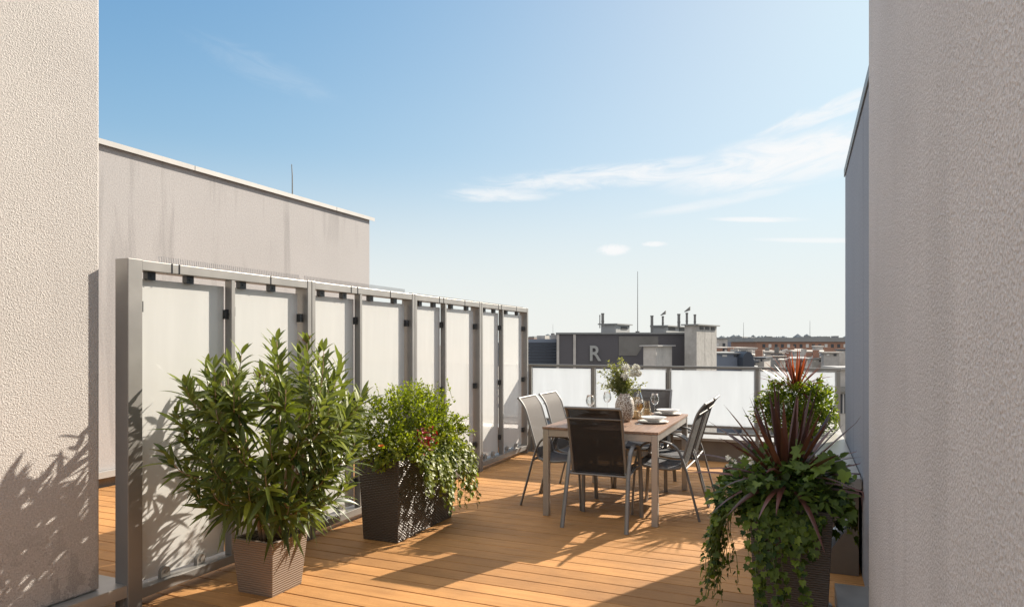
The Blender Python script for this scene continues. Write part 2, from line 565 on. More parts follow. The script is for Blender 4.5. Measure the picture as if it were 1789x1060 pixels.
def table_top_mat():
    m, t, p = new_mat('table_slats')
    oc = objco(t)
    mp = t.add('ShaderNodeMapping', {'Vector': oc, 'Scale': (30.0, 1.5, 10.0)})
    g = t.add('ShaderNodeTexNoise', {'Vector': mp.outputs[0], 'Scale': 2.0, 'Detail': 6.0, 'Roughness': 0.6})
    a = t.add('ShaderNodeAttribute', attribute_name='rnd').outputs['Fac']
    c = t.ramp(g.outputs[0], [(0.3, (0.19, 0.118, 0.080)), (0.7, (0.32, 0.205, 0.140))])
    c = t.mix(1.0, c, t.ramp(a, [(0, (0.85, 0.85, 0.85)), (1, (1.15, 1.12, 1.1))]), 'MULTIPLY')
    t.l.new(c, p.inputs['Base Color'])
    p.inputs['Roughness'].default_value = 0.45
    b = t.add('ShaderNodeBump', {'Height': g.outputs[0], 'Strength': 0.4, 'Distance': 0.001})
    t.l.new(b.outputs[0], p.inputs['Normal'])
    M['table_slats'] = m


table_top_mat()


def thin_glass(name, col, thru, rough=0.02):
    m, t, p = new_mat(name)
    gl = t.add('ShaderNodeBsdfGlossy', {'Color': (1, 1, 1, 1), 'Roughness': rough})
    tp = t.add('ShaderNodeBsdfTransparent', {'Color': (*col, 1)})
    lw = t.add('ShaderNodeLayerWeight', {'Blend': 0.35})
    f = t.math('ADD', t.math('MULTIPLY', lw.outputs['Fresnel'], 1.0 - thru), 0.03, clamp=True)
    mx = t.add('ShaderNodeMixShader', {0: f, 1: tp.outputs[0], 2: gl.outputs[0]})
    t.l.new(mx.outputs[0], t.n['Material Output'].inputs[0])
    M[name] = m


thin_glass('clear_glass', (0.95, 0.96, 0.96), 0.35)
thin_glass('amber_glass', (0.95, 0.89, 0.79), 0.45, 0.08)
thin_glass('wine', (0.95, 0.72, 0.35), 0.7)


def vase_mat():
    m, t, p = new_mat('vase_nubs')
    oc = objco(t)
    v = t.add('ShaderNodeTexVoronoi', {'Vector': oc, 'Scale': 105.0, 'Randomness': 0.6})
    c = t.ramp(v.outputs[0], [(0.0, (0.72, 0.70, 0.65)), (0.42, (0.66, 0.62, 0.56)), (0.56, (0.16, 0.10, 0.06))])
    t.l.new(c, p.inputs['Base Color'])
    p.inputs['Roughness'].default_value = 0.5
    inv = t.math('SUBTRACT', 1.0, v.outputs[0])
    b = t.add('ShaderNodeBump', {'Height': inv, 'Strength': 1.0, 'Distance': 0.004})
    t.l.new(b.outputs[0], p.inputs['Normal'])
    M['vase_nubs'] = m


vase_mat()

# ------------------------------------------------------------------ deck
random.seed(3)
PITCH = 0.1465
b = MB()
y = -1.70
X_SCR, X_GREY = -3.33, -6.48
while y < 8.62:
    x = X_GREY + 0.02
    cuts = [x, -3.9 + random.uniform(-.01, .01), 1.9]
    for x0, x1 in zip(cuts[:-1], cuts[1:]):
        b.r = random.random()
        y0, y1 = y + 0.0038, y + PITCH - 0.0038
        c = 0.003
        b.hull2([(x0 + .001, y0, -0.025), (x1 - .001, y0, -0.025), (x1 - .001, y1, -0.025), (x0 + .001, y1, -0.025)],
                [(x0 + .001, y0, -c), (x1 - .001, y0, -c), (x1 - .001, y1, -c), (x0 + .001, y1, -c)])
        b.hull2([(x0 + .001, y0, -c + 1e-5), (x1 - .001, y0, -c + 1e-5), (x1 - .001, y1, -c + 1e-5), (x0 + .001, y1, -c + 1e-5)],
                [(x0 + .001 + c, y0 + c, 0), (x1 - .001 - c, y0 + c, 0), (x1 - .001 - c, y1 - c, 0), (x0 + .001 + c, y1 - c, 0)])
    y += PITCH
tag(b.build('deck_floor', M['deck']), kind='structure')
plain('roof_felt', (0.03, 0.028, 0.025), 0.9)
tag(MB().box(-7.5, -2.2, -0.35, 2.4, 9.1, -0.06).build('roof_slab', M['roof_felt']), kind='structure')

# ------------------------------------------------------------------ walls
# left wall: a thick rendered pier, with metal sill
w = empty('rendered_wall', (-3.41, 2.0, 0), label='near rough pale rendered wall at the left edge with oleander shadow on it', cat='wall')
b = MB().box(-5.3 + 3.41, -3.2, 0.152, 0, 2.46 - 2.0, 5.2)
b.build('wall_face', M['stucco_left'], w, bevel=0.012)
b = MB().box(-5.2 + 3.41, -3.1, -0.02, -0.03, 2.40 - 2.0, 0.122)
b.build('plinth', M['pebble_base'], w)
b = MB().box(-5.4 + 3.41, -3.3, 0.125, 0.07, 2.62 - 2.0, 0.15).box(0.066, -3.3, 0.085, 0.0725, 2.62 - 2.0, 0.148).box(-5.4 + 3.41, 2.617 - 2.0, 0.085, 0.07, 2.6235 - 2.0, 0.148)
b.build('sill', M['sill_metal'], w)
b = MB().box(0.02, .56, 0.0, 0.05, .59, 0.124)
b.build('sill_bracket', M['sill_metal'], w)

# grey penthouse wall on the left behind the screen
w = empty('penthouse', (X_GREY, 9.3, 0), label='grey rendered penthouse with pale metal coping and rain streaks behind the screen', cat='building')
GT = 3.46
b = MB().box(-5, -9.0, 0.165, 0, 0, GT)
b.build('wall_face', M['stucco_back'], w)
b = MB()
ys = [-9.0, -6.52, -3.5, -0.9, 0.09]
for a0, a1 in zip(ys[:-1], ys[1:]):
    b.box(-5.05, a0 + .004, GT, 0.045, a1 - .004, GT + 0.024)
    b.box(0.041, a0 + .004, GT - 0.03, 0.0455, a1 - .004, GT + 0.0235)
b.build('coping', M['coping_white'], w)
MB().box(-4.98, -9.0, -0.02, -0.03, 0, 0.132).build('plinth', M['pebble_base'], w)
MB().box(-0.2, -9.0, 0.135, 0.06, 0.02, 0.163).box(0.057, -9.0, 0.10, 0.0635, 0.02, 0.1625).build('sill', M['coping_white'], w)
b = MB().tube([(-5.5, 0, 0), (-5.5, 0, .05)], .03).tube([(-5.5, 0, .05), (-5.5, 0, 1.0)], .012, taper=(1, .5))
p = at(511, 1.0)
tt = 10.4
P = at(511, tt)
rod = empty('lightning_rod', (P.x, P.y, GT + 0.035), label='thin dark lightning rod standing on the penthouse roof', cat='rod')
MB().box(-.05, -.05, 0, .05, .05, .03).build('base_block', M['rail_metal'], rod)
MB().tube([(0, 0, .03), (-.004, 0, .5), (-.016, 0, zt(287, tt) - GT - .035)], .011, taper=(1, .55)).build('mast', M['rail_metal'], rod)
# right near wall
w = empty('rendered_wall', (0.26, 3.3, 0), label='near rough grey rendered wall filling the right edge, in shade', cat='wall')
MB().box(0, -4.4, 0.165, 2.0, 0, 5.2).build('wall_face', M['stucco_right'], w, bevel=0.012)
MB().box(.03, -4.3, -.02, 1.9, -.03, .135).build('plinth', M['pebble_base'], w)
MB().box(-.10, -4.4, .138, 2.0, .75, .163).box(-.1035, -4.4, .06, -.0995, .75, .162).build('sill', M['sill_metal'], w)

# blue-grey wall further back
w = empty('stair_tower', (0.34, 6.61, 0), label='smooth blue-grey shaded wall with dark coping beyond the near right wall', cat='building')
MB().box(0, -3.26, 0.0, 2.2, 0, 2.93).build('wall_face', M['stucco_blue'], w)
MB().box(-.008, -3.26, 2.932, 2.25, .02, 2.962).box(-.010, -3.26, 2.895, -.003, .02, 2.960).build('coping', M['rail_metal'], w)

# low parapet with metal cap along the right side
w = empty('low_parapet', (0.22, 4.7, 0), label='low parapet with shiny metal cap running along the blue-grey wall', cat='wall')
MB().box(-.10, 0.05, 0.0, .10, 3.78, 0.585).build('wall_face', M['kerb_render'], w)
MB().box(-.13, 0.0, 0.588, .112, 3.80, 0.615).box(-.1335, 0, .55, -.1285, 3.8, .614).box(-.13, -.004, .55, .112, .001, .6145).build('cap', M['sill_metal'], w)

# back kerb
w = empty('roof_kerb', (0, 8.66, 0), label='low brown roof edge kerb with a pale metal ledge along the far side of the deck', cat='kerb')
MB().box(X_GREY + .03, 0, -.02, .33, .33, .245).build('kerb_body', M['kerb_render'], w)
MB().box(X_GREY + .03, -.03, .248, .33, .36, .28).build('ledge', M['coping_white'], w)

# downpipe and box at foot of right wall
w = empty('drain_pipe', (0.12, 4.1, 0), label='curved grey drain pipe at the foot of the right wall behind the ivy pot', cat='pipe')
MB().tube([(.14, .3, .42), (.06, .12, .40), (.0, .02, .34), (-.02, -.05, .2), (-.02, -.08, 0)], .028, n=12).build('pipe', M['pipe_grey'], w, smooth=True)
MB().tube([(-.02, -.07, .02), (-.02, -.0705, .05)], .045, .045, n=12).build('collar', M['pipe_grey'], w, smooth=True, auto=40)

# ------------------------------------------------------------------ privacy screens
YS = [2.56, 4.053, 5.507, 6.939, 8.37]
ZT, ZB = 1.905, 0.05
MULL = [yx(409, X_SCR), yx(632, X_SCR), yx(780, X_SCR), yx(880, X_SCR)]
lab = ['screen bay nearest the camera, frosted glass behind the oleander', 'screen bay second from the near end, rising behind the dark planter',
       'frosted glass screen bay third from the near end, planter at its foot', 'frosted glass screen bay farthest away, touching the back railing']
DEP = 0.115


def clip_mesh(kind):
    b = MB()
    if kind == 'top':
        b.box(-.018, -.026, -.045, .018, .026, 0.0)
        b.tube([(.018, 0, -.022), (.022, 0, -.022)], .007, n=8)
    elif kind == 'side':
        b.box(-.016, -.016, -.03, .016, .016, .03)
        b.tube([(.016, 0, 0), (.02, 0, 0)], .007, n=8)
    else:
        vs = []
        n = 10
        prof = [(-.03, 0), (.03, 0)] + [(.03 * math.cos(math.pi * i / n), .03 + .03 * math.sin(math.pi * i / n)) for i in range(n + 1)]
        k = len(prof)
        vs = [(-.014, p[0], p[1]) for p in prof] + [(.014, p[0], p[1]) for p in prof]
        b.add(vs, [tuple(reversed(range(k))), tuple(range(k, 2 * k))] + [(i, (i + 1) % k, (i + 1) % k + k, i + k) for i in range(k)])
        b.tube([(.014, 0, .03), (.019, 0, .03)], .010, n=10)
    return b


CLIP = {}
for k in ('top', 'side', 'foot'):
    ob = clip_mesh(k).build('glass_clip', M['clip_metal'] if k != 'foot' else M['galvanised'])
    CLIP[k] = ob.data
    bpy.data.objects.remove(ob)


def put(me, name, loc, parent):
    o = bpy.data.objects.new(name, me)
    o.location = loc
    o.parent = parent
    COL.objects.link(o)
    return o


for i in range(4):
    ya, yb = YS[i] + .0025, YS[i + 1] - .0025
    s = empty('privacy_screen', (X_SCR, ya, 0), label=lab[i], cat='screen', group='privacy screen bays along the left of the deck')
    L = yb - ya
    pw0 = 0.088 if i == 0 else 0.04
    pw1 = 0.042
    b = MB()
    b.box(-DEP if i else -.10, 0, 0, 0, pw0, ZT)                      # near post
    b.box(-DEP, L - pw1, 0, 0, L, ZT)                      # far post
    b.box(-DEP + .003, pw0, ZT - .058, -.003, L - pw1, ZT - .003)           # top rail
    b.box(-DEP + .003, pw0, ZB, -.003, L - pw1, ZB + .055)             # bottom rail
    b.build('frame', M['frame_metal'], s, bevel=0.003)
    # thin saw cuts in the top rail (joints)
    b = MB()
    for yy in (.28, .33) if i == 0 else (L * .33, L * .39):
        MB().box(-.05, yy, ZT - .0592, .0002, yy + .004, ZT - .0018).build('joint', M['clip_metal'], s)
    MB().box(-.05, L * .72, ZT - .0592, .0002, L * .72 + .004, ZT - .0018).build('joint', M['clip_metal'], s)
    ym = MULL[i] - ya
    MB().box(-.062, ym - .015, ZB + .055, -.006, ym + .015, ZT - .058).build('mullion', M['frame_metal'], s, bevel=0.002)
    for (g0, g1) in ((pw0 + .008, ym - .02), (ym + .02, L - pw1 - .035)):
        MB().box(-.074, g0, ZB + .072, -.066, g1, ZT - .098).build('glass_pane', M['screen_glass'], s)
        for fr in (.22, .72) if i else (.13, .55):
            yy = g0 + (g1 - g0) * (fr if g0 < .2 else fr + .02)
            put(CLIP['top'], 'glass_clip', (-.058, yy, ZT - .058), s)
        for fr in (.28, .68):
            put(CLIP['foot'], 'glass_clip', (-.055, g0 + (g1 - g0) * fr, ZB + .055), s)
        for z in (1.63, .97, .31):
            put(CLIP['side'], 'glass_clip', (-.046, g1 + .003, z), s)
        put(CLIP['side'], 'glass_clip', (-.05, g0 + .008, 1.65), s)
    # bird spikes along the top of the rail (fine comb)
    if i < 2:
        b = MB()
        y0 = .26 if i == 0 else .02
        b.box(-.10, y0, ZT, -.07, L - .02, ZT + .004)
        yy = y0 + .008
        while yy < L - .03:
            b.tube([(-.088, yy, ZT + .004), (-.093, yy, ZT + .044)], .0024, n=4)
            yy += .0165
        b.build('bird_spikes', M['spike_steel'], s)
    else:
        MB().box(-.10, .02, ZT, -.05, L * .48, ZT + .012).box(-.10, L * .5, ZT, -.05, L - .06, ZT + .012).build('cap_strip', M['rail_metal'], s)

# ------------------------------------------------------------------ back railing
YR = 8.52
s = empty('glass_railing', (0, YR, 0), label='low railing of glowing white frosted glass with grey top rail across the far end', cat='railing')
xs = [-3.36, -2.486, -1.528, -.494, .368]
TR = 1.165
MB().box(xs[0] - .025, -.03, TR - .032, xs[-1] + .03, .03, TR).build('top_rail', M['rail_metal'], s, bevel=.004)
for z in (.425, .345):
    MB().box(xs[0] - .02, -.014, z, xs[-1] + .025, .014, z + .028).build('bottom_rail', M['rail_metal'], s, bevel=.003)
for x in xs:
    MB().box(x - .02, -.022, -.01, x + .02, .022, TR - .032).box(x - .06, -.05, 0, x + .06, .05, .008).build('post', M['rail_metal'], s, bevel=.002)
for x0, x1 in zip(xs[:-1], xs[1:]):
    MB().box(x0 + .035, -.008, .456, x1 - .035, .0, TR - .05).build('glass_pane', M['railing_glass'], s)

# ------------------------------------------------------------------ chairs


def smooth_path(pts, n=4):
    """Catmull-Rom through pts"""
    P = [Vector(p) for p in pts]
    out = []
    for i in range(len(P) - 1):
        p0, p1, p2, p3 = P[max(i - 1, 0)], P[i], P[i + 1], P[min(i + 2, len(P) - 1)]
        for k in range(n):
            t = k / n
            out.append(0.5 * ((2 * p1) + (p2 - p0) * t + (2 * p0 - 5 * p1 + 4 * p2 - p3) * t * t + (3 * p1 - p0 - 3 * p2 + p3) * t ** 3))
    out.append(P[-1])
    return out


def make_chair():
    # local: x forward, rear feet at x=0, z up, width along y
    c = empty('garden_chair')
    W = .245
    for sgn in (1, -1):
        yv = W * sgn

        def P(x, z, dy=0.0):
            return Vector((x, yv + sgn * dy, z))
        rear = smooth_path([P(0, 0, .012), P(.055, .20, .006), P(.105, .39, 0)], 4)
        arm = smooth_path([P(.105, .39), P(.150, .52), P(.195, .59), P(.26, .622), P(.34, .628), P(.42, .615), P(.475, .585), P(.51, .52), P(.53, .44)], 5)
        front = smooth_path([P(.53, .44), P(.545, .24, .004), P(.555, 0, .008)], 4)
        MB().tube(rear, .0175, .0095, side=Vector((0, 1, 0)), n=12).build('leg', M['chair_metal'], c, smooth=True, auto=50)
        MB().tube(arm, .0175, .0095, side=Vector((0, 1, 0)), n=12).build('armrest', M['chair_metal'], c, smooth=True, auto=50)
        MB().tube(front, .0175, .0095, side=Vector((0, 1, 0)), n=12).build('leg', M['chair_metal'], c, smooth=True, auto=50)
    sw = .215
    back = [(.155, .425), (.135, .50), (.100, .62), (.065, .74), (.030, .85), (-.005, .91), (-.035, .945)]
    seat = [(.155, .425), (.21, .405), (.30, .400), (.42, .412), (.50, .425), (.545, .420), (.57, .400)]

    def sling(path, half, sag, name, mat, thick=.003):
        P = smooth_path([(p[0], 0, p[1]) for p in path], 4)
        b = MB()
        n = 8
        vs = []
        for off in (0, -thick):
            for i, q in enumerate(P):
                tg = (P[min(i + 1, len(P) - 1)] - P[max(i - 1, 0)]).normalized()
                nr = Vector((-tg.z, 0, tg.x))
                for j in range(n + 1):
                    f = j / n * 2 - 1
                    k = -(1 - f * f) * sag
                    vs.append(q + nr * (k + off) + Vector((0, f * half, 0)))
        m = len(P)
        fs = []
        o2 = m * (n + 1)
        for i in range(m - 1):
            for j in range(n):
                a = i * (n + 1) + j
                fs.append((a, a + 1, a + n + 2, a + n + 1))
                fs.append((o2 + a, o2 + a + n + 1, o2 + a + n + 2, o2 + a + 1))
        b.add(vs, fs)
        b.m = [k % 2 for k in range(len(fs))]
        return b.build(name, mat, c, smooth=True)
    up = [p for p in back if p[1] <= .90]
    bk = sling(back, sw, -.004, 'backrest', [M['sling_back'], M['sling_front']])
    sling(seat, sw, .010, 'seat', [M['sling_seat'], M['sling_back']])
    b = MB()
    for sgn in (1, -1):
        b.tube([v + Vector((0, sgn * sw, 0)) for v in smooth_path([(p[0], 0, p[1]) for p in back], 4)], .012, .010, side=Vector((0, 1, 0)), n=10)
    b.tube([(-.037, -sw - .008, .947), (-.037, sw + .008, .947)], .011, n=10)
    b.tube([(.008, -sw, .862), (.008, sw, .862)], .006, n=8)
    b.build('back_frame', M['chair_metal'], c, smooth=True, auto=50)
    b = MB()
    for sgn in (1, -1):
        b.tube([v + Vector((0, sgn * sw, 0)) for v in smooth_path([(p[0], 0, p[1] - .002) for p in seat], 4)], .011, .011, side=Vector((0, 1, 0)), n=10)
        b.tube([(.50, sgn * sw, .42), (.528, sgn * W, .43)], .009, n=8)
        b.tube([(.14, sgn * sw, .43), (.112, sgn * W, .41)], .009, n=8)
    b.tube([(.57, -sw, .397), (.57, sw, .397)], .011, n=10)
    b.build('seat_frame', M['chair_metal'], c, smooth=True, auto=50)
    b = MB().tube([(.118, -W, .41), (.118, W, .41)], .009, n=10)
    b.build('stretcher', M['chair_metal'], c, smooth=True, auto=50)
    return c


chair0 = make_chair()
spots = [  # x, y of rear centre, rotation, label
    (-1.485, 5.09, 90, 'chair at the near end of the table with its dark mesh back towards us'),
    (-2.33, 5.91, 0, 'left side chair nearer to us, mesh back in the sun'),
    (-2.315, 6.43, 0, 'left side chair farther from us, beside the far end of the glass screen'),
    (-.767, 5.95, 180, 'right side chair nearer to us, leaning back edge-on beside the table'),
    (-.767, 6.52, 180, 'right side chair farther from us, mostly hidden behind its neighbour'),
    (-1.49, 7.25, -90, 'chair at the far end of the table behind the wine glasses'),
]
for i, (x, y, rz, lb) in enumerate(spots):
    c = chair0 if i == 0 else copy_tree(chair0)
    c.location = (x, y, 0)
    c.rotation_euler = (0, 0, R(rz + (0, 1.5, -1, -1, 1, 1)[i]))
    tag(c, lb, 'chair', 'garden chairs round the dining table')

# ------------------------------------------------------------------ table
TX0, TX1, TY0, TY1, TZ = -2.015, -1.045, 5.38, 6.90, .745
tb = empty('dining_table', ((TX0 + TX1) / 2, (TY0 + TY1) / 2, 0), label='rectangular table with brown slatted top and four square metal legs', cat='table')
hx, hy = (TX1 - TX0) / 2, (TY1 - TY0) / 2
b = MB()
n = 9
wv = 2 * hx / n
for i in range(n):
    b.r = random.random()
    b.box(-hx + i * wv + (.0015 if i else 0), -hy, TZ - .020, -hx + (i + 1) * wv - (.0015 if i < n - 1 else 0), hy, TZ)
b.build('table_top', M['table_slats'], tb, bevel=.0015)
b = MB()
for sx in (-1, 1):
    for sy in (-1, 1):
        MB().box(sx * (hx - .004) if sx < 0 else hx - .054, sy * (hy - .004) if sy < 0 else hy - .054, 0.0,
                 -hx + .054 if sx < 0 else hx - .004, -hy + .054 if sy < 0 else hy - .004, TZ - .022).build('leg', M['table_metal'], tb, bevel=.003)
b.box(-hx + .054, -hy + .008, TZ - .078, hx - .054, -hy + .04, TZ - .0225)
b.box(-hx + .054, hy - .04, TZ - .078, hx - .054, hy - .008, TZ - .0225)
b.box(-hx + .008, -hy + .054, TZ - .078, -hx + .04, hy - .054, TZ - .0225)
b.box(hx - .04, -hy + .054, TZ - .078, hx - .008, hy - .054, TZ - .0225)
b.build('apron', M['table_metal'], tb, bevel=.002)

# ------------------------------------------------------------------ table ware


def at_table(px, py):
    t = (H - TZ) * F_PX / (py - HY)
    p = at(px, t)
    return p.x, p.y


def place_setting(px, py, lbl):
    x, y = at_table(px, py)
    nm = empty('plate', (x, y, TZ), label=lbl + ', wide flat rim', cat='plate', group='dinner plates on the table')
    MB().lathe([(0, .003), (.085, .003), (.095, .006), (.135, .014), (.137, .017), (.13, .017), (.092, .010), (.082, .008), (0, .008)], 40).build('dish', M['porcelain'], nm, smooth=True)
    bw = empty('bowl', (x + .003, y + .004, TZ + .0085), label='white bowl ' + lbl.replace('white dinner plate', 'stacked on the plate'), cat='bowl', group='white bowls on plates')
    MB().lathe([(0, .002), (.05, .002), (.055, .008), (.085, .022), (.112, .040), (.113, .043), (.108, .043), (.08, .027), (.05, .012), (0, .010)], 40).build('dish', M['porcelain'], bw, smooth=True)
    cl = MB()
    cl.hull2([(-.16, -.17, .0), (.16, -.17, .0), (.16, .17, 0), (-.16, .17, 0)], [(-.16, -.17, .003), (.16, -.17, .003), (.16, .17, .003), (-.16, .17, .003)])


place_setting(1141, 738, 'white dinner plate near the right front corner of the table')
place_setting(1166, 724, 'white dinner plate near the far right corner of the table')
place_setting(1018, 742, 'white dinner plate behind the near chair back')
place_setting(1040, 723, 'white dinner plate left of the nubby vase')


def wine_glass(px, py, lbl, filled=False, sc=1.0):
    x, y = at_table(px, py)
    g = empty('wine_glass', (x, y, TZ), label=lbl, cat='glass', group='stemmed wine glasses on the table')
    prof = [(0, .001), (.036, .001), (.037, .003), (.008, .008), (.004, .02), (.0035, .09), (.006, .105), (.022, .115), (.036, .135), (.041, .158), (.038, .185), (.031, .215), (.0305, .215), (.0372, .185), (.040, .158), (.035, .136), (.021, .117), (.0, .110)]
    MB().lathe([(r * sc, z * sc) for r, z in prof], 28).build('glass_body', M['clear_glass'], g, smooth=True)
    if filled:
        MB().lathe([(0, .111), (.0205, .118), (.0345, .137), (.0393, .158), (.0375, .178), (0, .178)], 28).build('wine', M['wine'], g, smooth=True)


wine_glass(1117, 741, 'wine glass holding pale golden wine in front of the amber lantern', True)
wine_glass(1144, 726, 'empty wine glass in front of the far chair, right of the lantern')
wine_glass(1061, 722, 'empty wine glass just left of the nubby vase')
wine_glass(1031, 730, 'leftmost empty wine glass above the near chair back')

x, y = at_table(1089, 737)
y += .05
vs = empty('vase', (x, y, TZ), label='rounded white nubby vase with brown crevices holding white flowers', cat='vase')
MB().lathe([(0, 0), (.042, 0), (.060, .02), (.078, .06), (.086, .11), (.084, .16), (.070, .205), (.050, .232), (.044, .240), (.047, .250), (.043, .252), (.036, .242), (.045, .22), (.06, .15), (0, .03)], 48).build('vase_body', M['vase_nubs'], vs, smooth=True)


def lantern(px, py, h, r0, r1, lbl):
    x, y = at_table(px, py)
    g = empty('candle_lantern', (x, y, TZ), label=lbl, cat='lantern', group='amber glass lanterns')
    MB().lathe([(0, .004), (r0, .004), (r0 + .002, .012), (r1, h), (r1 - .003, h), (r0 - .003, .014), (0, .010)], 28).build('glass_shade', M['amber_glass'], g, smooth=True, auto=60)
    MB().lathe([(0, 0), (r0 * .95, 0), (r0 * .95, .004), (0, .004)], 28).build('base', M['bark'], g)
    MB().lathe([(0, .011), (.024, .011), (.024, .07), (.0, .066)], 20).build('candle', M['candle'], g, smooth=True, auto=50)


lantern(1112, 731, .20, .062, .030, 'tall tapered amber glass lantern right of the vase')
lantern(1130, 727, .15, .045, .026, 'smaller amber glass lantern behind the golden wine glass')
# a clear bottle behind the lantern
x, y = at_table(1117, 722)
g = empty('bottle', (x, y, TZ), label='slim clear glass bottle behind the amber lantern', cat='bottle')
MB().lathe([(0, .002), (.034, .002), (.036, .01), (.036, .15), (.03, .18), (.013, .215), (.012, .28), (.015, .285), (.014, .29), (.010, .288), (.010, .21), (.027, .175), (.033, .15), (.033, .012), (0, .01)], 28).build('glass_body', M['clear_glass'], g, smooth=True)

# ------------------------------------------------------------------ foliage tools
rng = random.Random(11)


def rv(s=1.0):
    return Vector((rng.gauss(0, s), rng.gauss(0, s), rng.gauss(0, s)))


def lance(mb, base, d, nrm, L, W, droop=.25, segs=4, fold=.25):
    """lanceolate leaf: folded along the midrib, drooping"""
    d = d.normalized()
    s = d.cross(nrm)
    if s.length < 1e-3:
        s = d.cross(Vector((1, 0, 0.3)))
    s.normalize()
    n = s.cross(d)
    vs = [base]
    prof = [0.0] + [math.sin(math.pi * min(1, (i / segs) ** .8)) ** .8 for i in range(1, segs)]
    for i in range(1, segs):
        f = i / segs
        w = W / 2 * prof[i]
        c = base + d * (L * f) - Vector((0, 0, 1)) * (droop * L * f * f)
        vs += [c - s * w + n * (w * fold), c, c + s * w + n * (w * fold)]
    tip = base + d * L - Vector((0, 0, 1)) * (droop * L)
    vs.append(tip)
    fs = [(0, 2, 1), (0, 3, 2)]
    for i in range(segs - 2):
        a = 1 + 3 * i
        fs += [(a, a + 1, a + 4, a + 3), (a + 1, a + 2, a + 5, a + 4)]
    a = 1 + 3 * (segs - 2)
    t = len(vs) - 1
    fs += [(a, a + 1, t), (a + 1, a + 2, t)]
    mb.add(vs, fs)


IVY = [(0, 0), (.30, -.10), (.52, .18), (.34, .34), (.40, .62), (.16, .58), (0, 1.0)]


def lobed(mb, base, d, nrm, L, curl=.15):
    """five-lobed ivy leaf"""
    d = d.normalized()
    s = d.cross(nrm)
    if s.length < 1e-3:
        s = d.cross(Vector((1, .2, .3)))
    s.normalize()
    n = s.cross(d).normalized()
    vs = []
    mid = [(0, 0), (0, .35), (0, 1.0)]
    for (x, y) in IVY:
        vs.append(base + s * (x * L) + d * (y * L) + n * (abs(x) * L * .25 - curl * L * y * y))
    for (x, y) in IVY[1:-1]:
        vs.append(base - s * (x * L) + d * (y * L) + n * (abs(x) * L * .25 - curl * L * y * y))
    c = len(vs)
    vs.append(base + d * (.35 * L))
    fs = [(c, 0, 1, 2), (c, 2, 3, 4), (c, 4, 5, 6), (c, 8, 7, 0), (c, 10, 9, 8), (c, 6, 11, 10)]
    mb.add(vs, fs)


def ovate(mb, base, d, nrm, L, W, curl=.15):
    d = d.normalized()
    s = d.cross(nrm)
    if s.length < 1e-3:
        s = d.cross(Vector((1, .2, .3)))
    s.normalize()
    n = s.cross(d).normalized()
    vs = [base]
    for f, w in ((.3, 1.0), (.65, .8)):
        c = base + d * (f * L) - n * (curl * L * f * f)
        vs += [c - s * (w * W / 2) + n * (.12 * W), c, c + s * (w * W / 2) + n * (.12 * W)]
    vs.append(base + d * L - n * (curl * L))
    mb.add(vs, [(0, 2, 1), (0, 3, 2), (1, 2, 5, 4), (2, 3, 6, 5), (4, 5, 7), (5, 6, 7)])


def perp(v):
    a = Vector((0, 0, 1)) if abs(v.z) < .9 else Vector((1, 0, 0))
    return v.cross(a).normalized()


def bez(p0, p1, p2, n):
    return [(p0 * (1 - t) ** 2 + p1 * 2 * t * (1 - t) + p2 * t * t) for t in [i / n for i in range(n + 1)]]


def square_pot(base_c, hw0, hw1, hgt, mat, name, parent, rim=.012, hwy0=None, hwy1=None, wall=.018):
    hwy0 = hwy0 or hw0
    hwy1 = hwy1 or hw1
    b = MB()

    def ring(hx, hy, z):
        return [(-hx, -hy, z), (hx, -hy, z), (hx, hy, z), (-hx, hy, z)]
    rings = [ring(hw0, hwy0, 0), ring(hw1, hwy1, hgt), ring(hw1 - wall, hwy1 - wall, hgt), ring(hw1 - wall - .006, hwy1 - wall - .006, hgt - .05)]
    vs = [v for r_ in rings for v in r_]
    fs = [(3, 2, 1, 0)]
    for i in range(3):
        for j in range(4):
            fs.append((i * 4 + j, i * 4 + (j + 1) % 4, (i + 1) * 4 + (j + 1) % 4, (i + 1) * 4 + j))
    b.add(vs, fs)
    o = b.build(name, mat, parent, bevel=.004)
    b2 = MB()
    n = 12
    sx, sy = hw1 - wall - .004, hwy1 - wall - .004
    vs = []
    for i in range(n + 1):
        for j in range(n + 1):
            vs.append(((i / n * 2 - 1) * sx, (j / n * 2 - 1) * sy, hgt - .04 + rng.uniform(-.006, .008)))
    b2.add(vs, [(i * (n + 1) + j, (i + 1) * (n + 1) + j, (i + 1) * (n + 1) + j + 1, i * (n + 1) + j + 1) for i in range(n) for j in range(n)])
    b2.build('soil', M['soil'], parent, smooth=True)
    return o


